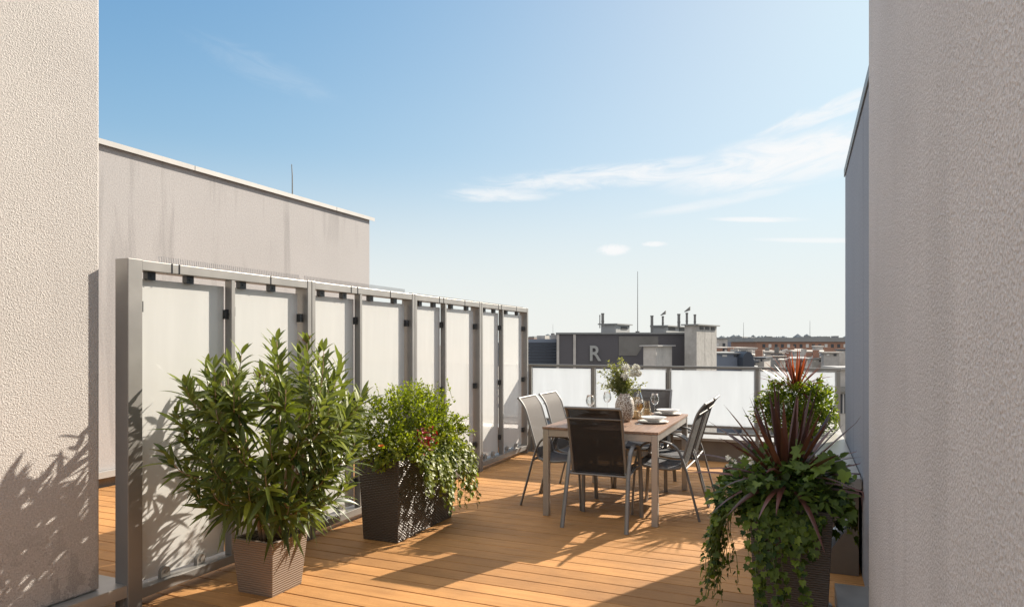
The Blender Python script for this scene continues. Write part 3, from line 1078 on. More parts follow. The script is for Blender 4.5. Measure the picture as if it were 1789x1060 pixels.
# ------------------------------------------------------------------ oleander
def build_oleander():
    rng.seed(5)
    O = Vector((-2.905, 3.165, 0))
    root = empty('potted_oleander', O, label='tall bushy oleander with long narrow leaves in a small taupe ribbed pot', cat='potted plant')
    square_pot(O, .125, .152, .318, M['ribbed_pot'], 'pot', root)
    C = Vector((.02, -.03, .95))
    rad = Vector((.56, .60, .58))
    stems = MB()
    leaves = MB()
    buds = MB()
    mains = []
    for k in range(9):
        th = 2 * math.pi * k / 9 + rng.uniform(-.3, .3)
        p0 = Vector((.055 * math.cos(th), .055 * math.sin(th), .285))
        p2 = Vector((.30 * math.cos(th), .33 * math.sin(th), rng.uniform(.95, 1.15)))
        p1 = Vector((.12 * math.cos(th), .12 * math.sin(th), .7))
        pa = bez(p0, p1, p2, 8)
        mains.append(pa)
        stems.tube(pa, .0125, n=7, taper=(1, .4))
    tips = []
    tries = 0
    while len(tips) < 86 and tries < 8000:
        tries += 1
        d = rv().normalized()
        f = rng.uniform(.50, 1.0) ** .6
        p = C + Vector((d.x * rad.x, d.y * rad.y, d.z * rad.z)) * f
        if O.x + p.x < X_SCR + .10 or p.z < .42:
            continue
        if p.z < .66 and (math.hypot(p.x, p.y) < .26 or rng.random() < .6):
            continue
        if any((p - q).length < .112 for q in tips):
            continue
        tips.append(p)
    for tip in tips:
        # nearest lower point on a main stem
        best, bd = None, 9
        for pa in mains:
            for q in pa[2:]:
                dd = (q - tip).length + max(0, q.z - tip.z + .12) * 3
                if .16 < (q - tip).length and dd < bd:
                    best, bd = q, dd
        if best is None:
            continue
        mid = (best + tip) / 2 + Vector(((tip - best).x * .32, (tip - best).y * .32, -.13))
        pa = bez(best, mid, tip, 10)
        stems.tube(pa, .0045, n=5, taper=(1, .5))
        L = sum((pa[i + 1] - pa[i]).length for i in range(10))
        nw = max(5, int(min(L, .34) / .040))
        start = max(.15, 1 - .36 / L)
        spin = rng.uniform(0, 6)
        for w in range(nw + 2):
            f = start + (1 - start) * w / (nw + 1)
            i = min(9, int(f * 10))
            q = pa[i].lerp(pa[i + 1], f * 10 - i)
            ax = (pa[i + 1] - pa[i]).normalized()
            e1 = perp(ax)
            e2 = ax.cross(e1)
            spin += 1.05
            top = w / (nw + 1)
            for j in range(3 if w < nw else 4):
                if rng.random() < .06:
                    continue
                th = spin + j * 2 * math.pi / 3 + rng.uniform(-.25, .25)
                out = e1 * math.cos(th) + e2 * math.sin(th)
                k = .45 + top * .95 + rng.uniform(-.2, .3)
                dr = (out + ax * k).normalized()
                ll = rng.uniform(.125, .20) * (1.0 if top < .85 else .68)
                end = q + dr * ll
                if O.x + end.x < X_SCR + .01:
                    dr = Vector((dr.x * .1, dr.y, dr.z)).normalized()
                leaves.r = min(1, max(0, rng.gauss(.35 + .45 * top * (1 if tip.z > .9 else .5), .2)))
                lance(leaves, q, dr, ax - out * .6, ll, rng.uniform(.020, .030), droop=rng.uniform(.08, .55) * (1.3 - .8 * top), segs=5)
        if tip.z > 1.22 and rng.random() < .3:
            buds = MB()
            for _ in range(9):
                e = tip + rv(.011) + Vector((0, 0, .038))
                buds.tube([tip, e], .002, n=4)
                buds.tube([e - Vector((0, 0, .004)), e + Vector((rng.uniform(-.004, .004), 0, .012))], .004, n=5, taper=(1, .3))
            buds.build('flower_bud', M['dry_bud'], root)
    stems.build('stem', M['bark'], root, smooth=True)
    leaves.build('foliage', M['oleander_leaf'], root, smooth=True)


build_oleander()


def trail(mbl, mbs, p0, out, length, leafL, leaf=lobed, step=.022, spread=.02, floor=.01, hang=.06, jitter=.25):
    """a trailing shoot that arches out over the rim and hangs down"""
    p = Vector(p0)
    v = Vector(out).normalized() * .8 + Vector((0, 0, .45))
    pts = [p.copy()]
    n = int(length / step)
    for i in range(n):
        v += Vector((rng.gauss(0, .13), rng.gauss(0, .13), -.22))
        hv = Vector((v.x, v.y, 0))
        if i > 6:
            v.x *= .90
            v.y *= .90
        v.normalize()
        p = p + v * step
        if p.z < floor:
            p.z = floor + .002
            v.z = 0
        pts.append(p.copy())
    mbs.tube(pts[::2] if len(pts) > 4 else pts, .0016, n=4)
    for i, q in enumerate(pts[1:]):
        side = perp(v) * (1 if i % 2 else -1)
        a = Vector((rng.uniform(-1, 1), rng.uniform(-1, 1), rng.uniform(-.7, .3))) + Vector(out) * .7
        st = q + a.normalized() * rng.uniform(.2, 1.0) * spread
        mbl.r = min(1, max(0, rng.gauss(.42, .30)))
        d = (a * .6 + Vector((0, 0, -.6)) + rv(jitter)).normalized()
        leaf(mbl, st, d, (Vector(out) + Vector((0, 0, .6)) + rv(.3)), leafL * rng.uniform(.6, 1.15))
    return pts


def blob_points(c, rad, n, lo=.55, cond=None):
    out = []
    while len(out) < n:
        d = rv().normalized()
        f = rng.uniform(lo, 1.0) ** .5
        f *= 1 + .12 * math.sin(d.x * 7 + c[0] * 3) * math.cos(d.y * 6 + d.z * 5)
        p = Vector((c[0] + d.x * rad[0] * f, c[1] + d.y * rad[1] * f, c[2] + d.z * rad[2] * f))
        if cond is None or cond(p):
            out.append((p, d))
    return out


# ------------------------------------------------------------------ dark planter with herbs and ivy
def build_planter():
    rng.seed(21)
    O = Vector((-2.845, 4.63, 0))
    root = empty('dark_planter', O, label='long dark brown woven planter overflowing with bright green herbs and ivy', cat='planter')
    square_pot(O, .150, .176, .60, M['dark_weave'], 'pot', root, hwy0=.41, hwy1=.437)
    herb = MB()
    stems = MB()
    ivy = MB()
    yel = MB()

    def ok(p):
        return O.x + p.x > X_SCR + .04 and p.z > .57
    # mounds of herb foliage (several clumps)
    clumps = [((-.05, -.28, .80), (.26, .26, .30)), ((.02, .02, .82), (.26, .26, .34)), ((-.03, .30, .84), (.25, .26, .34)), ((.04, -.12, .74), (.30, .34, .24)),
              ((.10, .42, .74), (.24, .24, .26)), ((-.12, .12, .92), (.2, .3, .24)),
              ((-.10, -.30, .86), (.2, .2, .24)), ((.04, .22, .92), (.2, .3, .22)), ((0, -.1, .95), (.2, .3, .2))]
    for (c, rd) in clumps:
        for (p, d) in blob_points(c, rd, 34, .3, ok):
            base = Vector((c[0] * .5, c[1] * .9, .57))
            pa = bez(base, (base + p) / 2 + Vector((0, 0, .08)), p, 6)
            stems.tube(pa, .0016, n=4)
            # a sprig of small leaves
            for k in range(26):
                q = pa[-1].lerp(pa[-3], k / 26) + rv(.014)
                herb.r = min(1, max(0, rng.gauss(.55, .25)))
                dr = (rv(.6) + d * .7 + Vector((0, 0, .35))).normalized()
                ovate(herb, q, dr, Vector((0, 0, 1)) + rv(.4), rng.uniform(.018, .034), rng.uniform(.012, .02))
    # wispy shoots on top
    for k in range(34):
        p0 = Vector((rng.uniform(-.2, .15), rng.uniform(-.42, .45), rng.uniform(.98, 1.06)))
        d = (Vector((0, 0, 1)) + rv(.35)).normalized()
        L = rng.uniform(.05, .13)
        stems.tube([p0 - d * .08, p0, p0 + d * L], .0012, n=4)
        for j in range(10):
            herb.r = rng.uniform(.5, 1)
            ovate(herb, p0 + d * (L * j / 9), (rv(.7) + d * .5).normalized(), Vector((0, 0, 1)) + rv(.4), rng.uniform(.014, .026), .012)
    # lower lime coloured mound over the rim
    for (c, rd, n) in (((.12, -.18, .64), (.14, .28, .13), 24), ((.16, .20, .62), (.15, .26, .16), 30), ((.13, .38, .63), (.16, .16, .20), 28), ((.18, .34, .50), (.10, .16, .18), 16), ((-.02, -.42, .63), (.2, .10, .09), 12)):
        for (p, d) in blob_points(c, rd, n, .4):
            for k in range(22):
                yel.r = min(1, max(0, rng.gauss(.62, .22)))
                lobed(yel, p + rv(.028), (rv(.6) + d * .8).normalized(), Vector((.5, -.3, 1)) + rv(.4), rng.uniform(.018, .034))
    # trailing ivy
    for k in range(58):
        yy = rng.uniform(-.40, .48)
        if -.44 < yy < -.30 and rng.random() < .8:
            continue
        ln = rng.uniform(.12, .40) + (.16 if yy > .2 else 0)
        trail(ivy, stems, (.17, yy, .58 + rng.uniform(0, .05)), (1, rng.uniform(-.4, .3), 0), ln, .040, spread=.022, floor=.02)
    for k in range(7):
        trail(ivy, stems, (.18, rng.uniform(-.08, .06), .58), (1, -.1, 0), rng.uniform(.42, .62), .038, spread=.018, floor=.02)
    for k in range(12):
        trail(ivy, stems, (rng.uniform(.06, .18), .43, .58), (.8, .5, 0), rng.uniform(.3, .72), .040, spread=.02, floor=.02)
    for k in range(5):
        trail(ivy, stems, (rng.uniform(-.16, .12), -.44, .58), (.1, -1, 0), rng.uniform(.05, .13), .035, spread=.03)
    herb.build('herb_foliage', M['herb_leaf'], root, smooth=True)
    yel.build('rim_foliage', M['ivy_lit_leaf'], root, smooth=True)
    ivy.build('ivy', M['ivy_lit_leaf'], root, smooth=True)
    stems.build('stem', M['green_stem'], root)
    # red foliage and flower
    P = at(744, 5.02, zt(768, 5.02)) - O
    b = MB()
    for k in range(90):
        b.r = rng.random()
        q = P + Vector((rng.gauss(0, .035), rng.gauss(0, .05), rng.gauss(.01, .05)))
        lance(b, q, (rv(.6) + Vector((.5, -.5, .2))).normalized(), Vector((0, 0, 1)) + rv(.4), rng.uniform(.025, .05), .014, segs=4)
    b.build('red_foliage', M['red_leaf'], root, smooth=True)
    for (px, py, t, mat, r, nm) in ((748, 768, 4.93, 'petal_red', .024, 'red_flower'), (742, 757, 4.95, 'petal_red', .018, 'red_flower'), (666, 780, 4.55, 'petal_orange', .017, 'orange_flower')):
        c = at(px, t, zt(py, t)) - O
        b = MB()
        for k in range(22):
            th = k * 2.4
            rr = r * (k / 22) ** .5
            d = Vector((math.cos(th) * .8 + .3, math.sin(th) * .8 - .4, .7))
            ovate(b, c + Vector((math.cos(th) * rr * .4, math.sin(th) * rr * .4, 0)), d, Vector((.2, -.6, 1)), r * 1.1, r * .8)
        b.build(nm, M[mat], root, smooth=True)


build_planter()


def cordyline(parent, c, n, L, mat, w=.026, up=.9, seed=1, name='spiky_leaves', floorx=None, droopk=1.0):
    r2 = random.Random(seed)
    b = MB()
    for k in range(n):
        th = k * 2.39996 + r2.uniform(-.3, .3)
        f = (k + .5) / n                      # 0 = centre (upright) .. 1 = outer (flat)
        elev = R(86 - 74 * f ** .85 + r2.uniform(-6, 6))
        ll = L * r2.uniform(.8, 1.08) * (.85 + .15 * f)
        d = Vector((math.cos(th) * math.cos(elev), math.sin(th) * math.cos(elev), math.sin(elev)))
        s = Vector((-math.sin(th), math.cos(th), 0))
        segs = 9
        droop = droopk * (.02 + .42 * f ** 1.6) * r2.uniform(.6, 1.5)
        tw = r2.uniform(-.5, .5)
        vs = []
        base = Vector(c) + Vector((math.cos(th) * .018, math.sin(th) * .018, -.03 + .05 * (1 - f)))
        for i in range(segs + 1):
            t = i / segs
            p = base + d * (ll * t) - Vector((0, 0, 1)) * (droop * ll * t * t)
            if floorx is not None and p.x > floorx:
                p.x = floorx
            ww = w * .5 * (.55 + 1.1 * t if t < .4 else 1.0 - ((t - .4) / .6) ** 1.7) + .0006
            sn = (s * math.cos(tw * t) + d.cross(s) * math.sin(tw * t)).normalized()
            nn = d.cross(sn)
            vs += [p - sn * ww - nn * (ww * .45), p, p + sn * ww - nn * (ww * .45)]
        fs = []
        for i in range(segs):
            a = i * 3
            fs += [(a, a + 1, a + 4, a + 3), (a + 1, a + 2, a + 5, a + 4)]
        b.r = r2.random()
        b.add(vs, fs)
    return b.build(name, mat, parent, smooth=True)


# ------------------------------------------------------------------ right front planter
def build_front_right():
    rng.seed(8)
    O = Vector((-.055, 3.68, 0))
    root = empty('ivy_planter', O, label='woven taupe planter in the right foreground with dark purple spikes and trailing ivy', cat='planter')
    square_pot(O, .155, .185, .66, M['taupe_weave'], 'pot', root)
    ivy = MB()
    broad = MB()
    stems = MB()
    wallx = .255 - O.x

    def ok(p):
        return p.z > .60 and p.x < wallx - .03
    for (c, rd, n) in (((-.05, 0, .72), (.28, .26, .14), 110), ((.14, .02, .72), (.22, .3, .16), 60), ((-.20, .0, .66), (.18, .20, .16), 50)):
        for (p, d) in blob_points(c, rd, n, .3, ok):
            pa = bez(Vector((0, 0, .62)), p * .5 + Vector((0, 0, .4)), p, 5)
            stems.tube(pa, .0018, n=4)
            for k in range(7):
                broad.r = min(1, max(0, rng.gauss(.4, .25)))
                q = p + rv(.03)
                dd = (rv(.6) + d * .8).normalized()
                if q.x + dd.x * .06 > wallx:
                    continue
                (ovate(broad, q, dd, Vector((-.2, -.5, 1)) + rv(.3), rng.uniform(.035, .07), rng.uniform(.022, .04)) if k % 2 else
                 lobed(broad, q, dd, Vector((-.2, -.5, 1)) + rv(.3), rng.uniform(.03, .055)))
    # a few large leaves on top, right
    for k in range(16):
        p = Vector((rng.uniform(.0, .25), rng.uniform(-.22, .12), rng.uniform(.80, .97)))
        stems.tube(bez(Vector((.05, 0, .62)), Vector((p.x * .8, p.y, .8)), p, 5), .002, n=4)
        d = (Vector((rng.uniform(-.8, .5), rng.uniform(-1, .2), rng.uniform(-.7, .3)))).normalized()
        broad.r = rng.uniform(.4, 1)
        if p.x + d.x * .09 < wallx:
            lobed(broad, p, d, Vector((-.1, -.7, .8)) + rv(.2), rng.uniform(.06, .095))
    for k in range(9):
        th = rng.uniform(0, 6.28)
        c0 = Vector((.05, -.16, .84))
        d = Vector((math.cos(th), math.sin(th) * .6 - .2, .25 + rng.uniform(0, .3)))
        broad.r = rng.uniform(.7, 1)
        ovate(broad, c0, d, Vector((0, -.4, 1)), rng.uniform(.07, .10), .032)
    # trailing ivy: long curtain on the left, shorter on the near face and to the right
    for k in range(30):
        trail(ivy, stems, (-.18, rng.uniform(-.18, .18), .64), (-1, rng.uniform(-.5, .3), 0), rng.uniform(.30, .66), .034, spread=.026, floor=.02)
    for k in range(17):
        x0 = rng.uniform(-.18, .02)
        trail(ivy, stems, (x0, -.185, .64), (rng.uniform(-.3, .3), -1, 0), rng.uniform(.22, .64), .036, spread=.026, floor=.02)
    for k in range(10):
        trail(ivy, stems, (rng.uniform(.02, .17), -.185, .64), (rng.uniform(-.2, .2), -1, 0), rng.uniform(.08, .28), .044, spread=.022, floor=.02)
    for k in range(6):
        trail(ivy, stems, (-.20, rng.uniform(-.1, .1), .66), (-1, rng.uniform(-.8, .1), 0), rng.uniform(.5, .62), .038, spread=.035, floor=.02, jitter=.4)
    for k in range(14):
        trail(ivy, stems, (.16, rng.uniform(-.1, .2), .68), (.7, .6, 0), rng.uniform(.12, .35), .045, spread=.025, floor=.02)
    for mbx in (ivy, broad, stems):
        mbx.v = [(min(v[0], wallx - .006), v[1], v[2]) for v in mbx.v]
    ivy.build('ivy', M['ivy_leaf'], root, smooth=True)
    broad.build('broad_foliage', M['broad_leaf'], root, smooth=True)
    stems.build('stem', M['green_stem'], root)
    cordyline(root, (-.02, .02, .75), 72, .57, M['cordyline_leaf'], .030, seed=4, floorx=wallx - .006)
    # small white flowers on the left
    for (px, py, t) in ((1271, 800, 3.42), (1281, 806, 3.40), (1274, 813, 3.41), (1312, 802, 3.38), (1314, 810, 3.37), (1298, 800, 3.42)):
        c = at(px, t, zt(py, t)) - O
        b = MB()
        for k in range(12):
            th = k * 2.4
            d = Vector((math.cos(th) * .8, math.sin(th) * .8 - .4, .4))
            ovate(b, c + rv(.004), (d + rv(.5)).normalized(), Vector((0, -.6, 1)) + rv(.5), .018, .015)
        b.build('white_flower', M['petal_white'], root, smooth=True)
        MB().tube(bez(Vector((-.1, 0, .66)), (c + Vector((-.1, 0, .75))) / 2, c, 6), .0015, n=4).build('flower_stem', M['green_stem'], root)


build_front_right()


# ------------------------------------------------------------------ right back planter
def build_back_right():
    rng.seed(14)
    O = Vector((-.06, 6.95, 0))
    root = empty('corner_planter', O, label='farther right planter with rounded light green bush and a red spiky centre by the railing', cat='planter')
    square_pot(O, .15, .19, .60, M['taupe_weave'], 'pot', root)
    lv = MB()
    st = MB()
    wl = .33 - O.x - .02

    def ok(p):
        return p.x < wl and O.y + p.y < YR - .1 and p.z > .55
    for (c, rd, n) in (((0, 0, .80), (.36, .36, .27), 150), ((-.12, -.05, .88), (.22, .25, .2), 40), ((.12, .05, .92), (.22, .25, .2), 40), ((.15, 0, .66), (.24, .25, .25), 30)):
        for (p, d) in blob_points(c, rd, n, .35, ok):
            st.tube(bez(Vector((0, 0, .58)), p * .5 + Vector((0, 0, .4)), p, 4), .002, n=4)
            for k in range(24):
                q = p + rv(.030)
                dd = (rv(.6) + d * .6 + Vector((0, 0, .3))).normalized()
                if q.x + dd.x * .04 > wl:
                    continue
                lv.r = min(1, max(0, rng.gauss(.5, .25)))
                ovate(lv, q, dd, Vector((0, 0, 1)) + rv(.4), rng.uniform(.028, .048), rng.uniform(.014, .022))
    for k in range(12):
        trail(lv, st, (rng.uniform(-.15, .18), -.15, .64), (rng.uniform(-.3, .5), -1, 0), rng.uniform(.1, .3), .045, spread=.03)
    lv.v = [(min(v[0], wl), v[1], v[2]) for v in lv.v]
    lv.build('foliage', M['bush_leaf'], root, smooth=True)
    st.build('stem', M['green_stem'], root)
    cordyline(root, (.0, -.02, 1.02), 60, .44, M['red_cordyline_leaf'], .016, seed=9, floorx=wl, droopk=.8)


build_back_right()


# ------------------------------------------------------------------ bouquet in the vase
def build_bouquet():
    rng.seed(31)
    V = Vector((vs.location.x, vs.location.y, TZ + .245))
    root = empty('bouquet', V, label='bouquet of white blooms and small-leaved greenery standing in the vase', cat='flowers')
    st = MB()
    lv = MB()
    for k in range(80):
        px = rng.gauss(1080, 14)
        py = 692 - abs(rng.gauss(0, 1)) * 10 - rng.uniform(8, 48)
        if k == 0:
            px, py = 1046, 650
        if k == 1:
            px, py = 1080, 630
        if k == 2:
            px, py = 1092, 636
        if k == 3:
            px, py = 1118, 680
        if k == 4:
            px, py = 1064, 640
        t = 6.25 + rng.uniform(-.12, .12)
        tip = at(px, t, zt(max(py, 630), t)) - V
        pa = bez(Vector((0, 0, -.1)), Vector((tip.x * .3, tip.y * .3, tip.z * .6)), tip, 9)
        st.tube(pa, .0016, n=4)
        for i in range(3, 10):
            for j in range(6):
                q = pa[i] + rv(.008)
                d = (rv(.6) + (tip.normalized() if tip.length > .01 else Vector((0, 0, 1))) * .6).normalized()
                lv.r = min(1, max(0, rng.gauss(.25 + .05 * i, .2)))
                ovate(lv, q, d, Vector((0, 0, 1)) + rv(.4), rng.uniform(.014, .026), rng.uniform(.010, .016))
    st.build('stem', M['green_stem'], root)
    lv.build('leaves', M['eucalyptus_leaf'], root, smooth=True)
    for (px, py, r) in ((1093, 642, .040), (1091, 657, .038), (1111, 642, .036), (1115, 652, .028), (1105, 652, .030)):
        c = at(px, 6.15, zt(py, 6.15)) - V
        b = MB()
        for k in range(120):
            d = rv().normalized()
            ovate(b, c + d * r * .75, (d + rv(.5)).normalized(), d + rv(.3), .014, .014)
        b.lathe([(0.001, -r * .7), (r * .5, -r * .5), (r * .72, 0), (r * .5, r * .5), (0.001, r * .7)], 12, c)
        b.build('blossom', M['petal_white'], root, smooth=True)


build_bouquet()

# ------------------------------------------------------------------ city beyond the railing
GZ = -16.0
plain('city_ground', (0.20, 0.19, 0.17), 0.9, 0, 0.2, .02)
n = 24
b = MB()
b.add([(-3500, -3000, GZ), (3500, -3000, GZ), (3500, 4000, GZ), (-3500, 4000, GZ)], [(0, 1, 2, 3)])
tag(b.build('ground', M['city_ground']), kind='structure')
plain('anthracite', (0.075, 0.072, 0.080), 0.6, 0, 0.08, .8)
plain('navy_panel', (0.035, 0.045, 0.062), 0.6, 0, 0.1, 1.0)
stucco('pale_render', (0.45, 0.43, 0.40), 4, 0.01, 0.45, 0.08, 0, (1.4, 1.4, 0.25))
plain('grey_render', (0.30, 0.31, 0.31), 0.85, 0, 0.08, .9)
stucco('concrete', (0.37, 0.36, 0.34), 4, 0.01, 0.8, 0.12, 0, (2.2, 2.2, 0.3))
plain('flue_steel', (0.16, 0.16, 0.155), 0.5, 0.4, 0.15, 3)
plain('vent_dark', (0.02, 0.02, 0.022), 0.6)
plain('letter_grey', (0.30, 0.31, 0.30), 0.6)
plain('brick', (0.27, 0.155, 0.11), 0.9, 0, 0.12, .8)
plain('roof_grey', (0.22, 0.23, 0.23), 0.8, 0, 0.1, .3)
plain('roof_pale', (0.46, 0.43, 0.39), 0.85, 0, 0.15, .4)
plain('window_dark', (0.03, 0.035, 0.045), 0.15, 0, 0.1)
plain('window_light', (0.5, 0.5, 0.48), 0.4)
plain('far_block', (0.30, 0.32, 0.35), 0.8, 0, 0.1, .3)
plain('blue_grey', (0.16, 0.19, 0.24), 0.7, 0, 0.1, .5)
plain('far_green', (0.075, 0.095, 0.075), 0.9, 0, 0.3, .1)


def faces(xl, xc, xr, t, th):
    """plan corners of a block: near corner on column xc at depth t, left face ends on column xl, right face on xr"""
    C = at(xc, t).xy
    a = R(th) - YAW * 0
    # directions in world; 'th' turns the block clockwise from facing the viewer squarely
    fwd = Vector((-SN, CS))
    rt = Vector((CS, SN))
    dl = -rt * math.cos(R(th)) + fwd * math.sin(R(th))
    dr = fwd * math.cos(R(th)) + rt * math.sin(R(th))

    def hit(px, d):
        r_ = ray(px)
        # C + d*s = r*k
        den = d.x * r_.y - d.y * r_.x
        return (C.y * r_.x - C.x * r_.y) / den
    sl = hit(xl, dl) if xl < xc else 3.0
    sr = hit(xr, dr) if xr > xc + .01 else 3.0
    sr = min(abs(sr), 60)
    sl = min(abs(sl), 60)
    return C, dl, dr, sl, sr


def block(b, xl, xc, xr, ytop, ybot, t, th=25, depth=None, grow=0.0):
    C, dl, dr, sl, sr = faces(xl, xc, xr, t, th)
    if depth:
        sr = depth
    z1 = zt(ytop, t)
    z0 = GZ if ybot is None else zt(ybot, t)
    g = grow
    A = C - dl * g - dr * g
    Bp = C + dr * (sr + g) - dl * g
    D = C + dl * (sl + g) + dr * (sr + g)
    E_ = C + dl * (sl + g) - dr * g
    b.prism([A, Bp, D, E_], z0, z1)
    return C, dl, dr, sl, sr, z0, z1


def face_box(b, C, d, nrm, s0, s1, z0, z1, proud=.03, back=.02):
    """box lying on a wall face: from s0 to s1 along d, proud of the face"""
    p0 = C + d * s0
    p1 = C + d * s1
    q = [p0 - nrm * back, p0 + nrm * proud, p1 + nrm * proud, p1 - nrm * back]
    area = sum(q[i].x * q[(i + 1) % 4].y - q[(i + 1) % 4].x * q[i].y for i in range(4))
    if area < 0:
        q.reverse()
    b.prism(q, z0, z1)


# --- dark office building with the letter
T1 = 30.0
bd = empty('office_building', at(1080, T1), label='long dark anthracite building with a pale letter R on its wall', cat='building')


def sub(b, name, mat, parent, **kw):
    """world-space mesh parented to an empty (keeps its place)"""
    o = b.build(name, mat, parent, **kw)
    o.matrix_parent_inverse = Matrix.Translation(parent.location).inverted()
    return o


b = MB()
C, dl, dr, sl_, sr_, z0, z1 = block(b, 975, 1196, 1196, 582.5, None, T1, 4, depth=12)
sub(b, 'wall', M['anthracite'], bd)
nl = -dr
b = MB()
face_box(b, C, dl, nl, -.1, sl_ + .1, z1 - .02, z1 + .05, .10, 12)
sub(b, 'roof_edge', M['roof_grey'], bd)
k = T1 / F_PX


def sx(px):      # distance along the left-face direction for a photo column
    r_ = ray(px)
    den = dl.x * r_.y - dl.y * r_.x
    return (C.y * r_.x - C.x * r_.y) / den


b = MB()
face_box(b, C, dl, nl, sx(1006), sx(1001.5), GZ, z1 - .03, .06)
sub(b, 'pilaster', M['pale_render'], bd)
b = MB()
face_box(b, C, dl, nl, sx(977), sx(972.5), GZ, z1 - .03, .06)
sub(b, 'pilaster', M['pale_render'], bd)
b = MB()   # weathered pale zone on the facade; slanted shadow edge put into its outline
zz = lambda py: zt(py, T1)
s_a, s_b, s_c = sx(1081), sx(1150), sx(1104)
pts = [(s_a, zz(621)), (sx(1112), zz(621)), (sx(1124), zz(603)), (s_b, zz(603)), (s_b, zz(587)), (s_a, zz(587))]
vs2 = []
for off in (.004, .03):
    for (s_, z_) in pts:
        p = C + dl * s_ + nl * off
        vs2.append((p.x, p.y, z_))
m6 = len(pts)
b.add(vs2, [tuple(range(m6)), tuple(reversed(range(m6, 2 * m6)))] + [(i, (i + 1) % m6, (i + 1) % m6 + m6, i + m6) for i in range(m6)])
plain('weathered', (0.15, 0.145, 0.135), 0.85, 0, 0.22, 1.5)
sub(b, 'weathered_shadow_panel', M['weathered'], bd)
# letter R
cu = bpy.data.curves.new('R', 'FONT')
cu.body = 'R'
cu.size = 1.0
cu.extrude = .03
cu.offset = .018
tmp = bpy.data.objects.new('tmp', cu)
COL.objects.link(tmp)
dg = bpy.context.evaluated_depsgraph_get()
me = bpy.data.meshes.new_from_object(tmp.evaluated_get(dg))
bpy.data.objects.remove(tmp)
xs_ = [v.co.x for v in me.vertices]
ys_ = [v.co.y for v in me.vertices]
hgt = zz(603.5) - zz(630.5)
wid = sx(1030.5) - sx(1050.5)
fx, fy = wid / (max(xs_) - min(xs_)), hgt / (max(ys_) - min(ys_))
P0 = C + dl * sx(1030.5) + nl * .06
for v in me.vertices:
    lx, lz, ld = (v.co.x - min(xs_)) * fx, (v.co.y - min(ys_)) * fy, v.co.z
    p = P0 - dl * lx + nl * ld
    v.co = (p.x - bd.location.x, p.y - bd.location.y, zz(630.5) + lz)
me.materials.clear()
me.materials.append(M['letter_grey'])
lo_ = bpy.data.objects.new('letter', me)
COL.objects.link(lo_)
lo_.parent = bd

# louvred wing at the left
lw = empty('louvred_wing', at(950, 32), label='low navy building with louvred panels and flat roof at the left end of the skyline', cat='building')
b = MB()
C2, dl2, dr2, sl2, sr2, a0, a1 = block(b, 920, 972, 972, 592, None, 31.5, 4, depth=10)
sub(b, 'wall', M['blue_grey'], lw)
b = MB()
for i in range(9):
    zc = zt(598 + i * 5.2, 31.5)
    face_box(b, C2, dl2, -dr2, .02, sl2 - .05, zc - .10, zc, .05)
sub(b, 'louvre', M['navy_panel'], lw)
b = MB()
block(b, 938, 952, 960, 586, 592, 33, 15)
block(b, 962, 974, 978, 584.5, 592, 32, 15)
sub(b, 'roof_unit', M['concrete'], lw)


def rooftop_box(name, label, xl, xc, xr, yt, yb, t, th, mat, cap='roof_grey', vents=(), cat='rooftop block', group=None, right_mat=None, depth=None):
    e = empty(name, at(xc, t, 0), label=label, cat=cat, group=group)
    b = MB()
    C, dl, dr, sl, sr, z0, z1 = block(b, xl, xc, xr, yt + 2, yb, t, th, depth)
    sub(b, 'wall', M[mat], e)
    b = MB()
    A = C - dl * .12 - dr * .12
    q = [A, C + dr * (sr + .12) - dl * .12, C + dl * (sl + .12) + dr * (sr + .12), C + dl * (sl + .12) - dr * .12]
    b.prism(q, z1 + .002, zt(yt, t) + .004)
    sub(b, 'roof', M[cap], e)
    for (f0, f1, ya, yb_) in vents:
        b = MB()
        face_box(b, C, dr, -dl, f0 * sr, f1 * sr, zt(yb_, t), zt(ya, t), .02)
        sub(b, 'vent', M['vent_dark'], e)
    return e, C, dl, dr, sl, sr


rooftop_box('lift_housing', 'small rooftop block with sloping cap and one vent, left of the tall mast', 1050, 1076, 1100, 565, 583, 33, 30, 'grey_render', vents=((.35, .8, 570, 575),), cat='rooftop block')
rooftop_box('service_hut', 'small pale hut with flat cap standing before the dark building', 1124, 1146, 1174, 603, 652, 27, 32, 'pale_render', cap='coping_white', cat='rooftop block')
rooftop_box('plant_room', 'low rooftop block with dark vents between the flues', 1141, 1164, 1200, 568, 583, 33, 30, 'grey_render', vents=((.1, .4, 571, 576), (.6, .9, 571, 577)), cat='rooftop block')
rooftop_box('chimney_tower', 'tall streaked concrete tower with three dark openings at the right end of the dark building', 1196, 1217, 1252, 566, None, 28.5, 34, 'concrete', vents=((.14, .32, 570, 575), (.42, .60, 570, 575), (.70, .88, 570, 575)), cat='tower', depth=None)


def flue(px, yt, yb, wpx, t, label, cowl=False):
    P = at(px, t, 0)
    e = empty('flue_pipe', P, label=label, cat='flue', group='metal flue pipes on the roofs')
    r_ = wpx * t / F_PX / 2
    z0, z1 = zt(yb, t), zt(yt, t)
    MB().tube([(0, 0, z0), (0, 0, z1)], r_, n=12).tube([(0, 0, z0 + (z1 - z0) * .35), (0, 0, z0 + (z1 - z0) * .42)], r_ * 1.18, n=12).tube([(0, 0, z1 - .06), (0, 0, z1)], r_ * 1.2, n=12).build('pipe', M['flue_steel'], e, smooth=True, auto=40)
    if cowl:
        MB().hull2([(-.10, -.08, z1 + .03), (.14, -.08, z1 + .10), (.14, .08, z1 + .10), (-.10, .08, z1 + .03)], [(-.10, -.08, z1 + .05), (.14, -.08, z1 + .26), (.14, .08, z1 + .26), (-.10, .08, z1 + .05)]).build('cowl', M['flue_steel'], e)


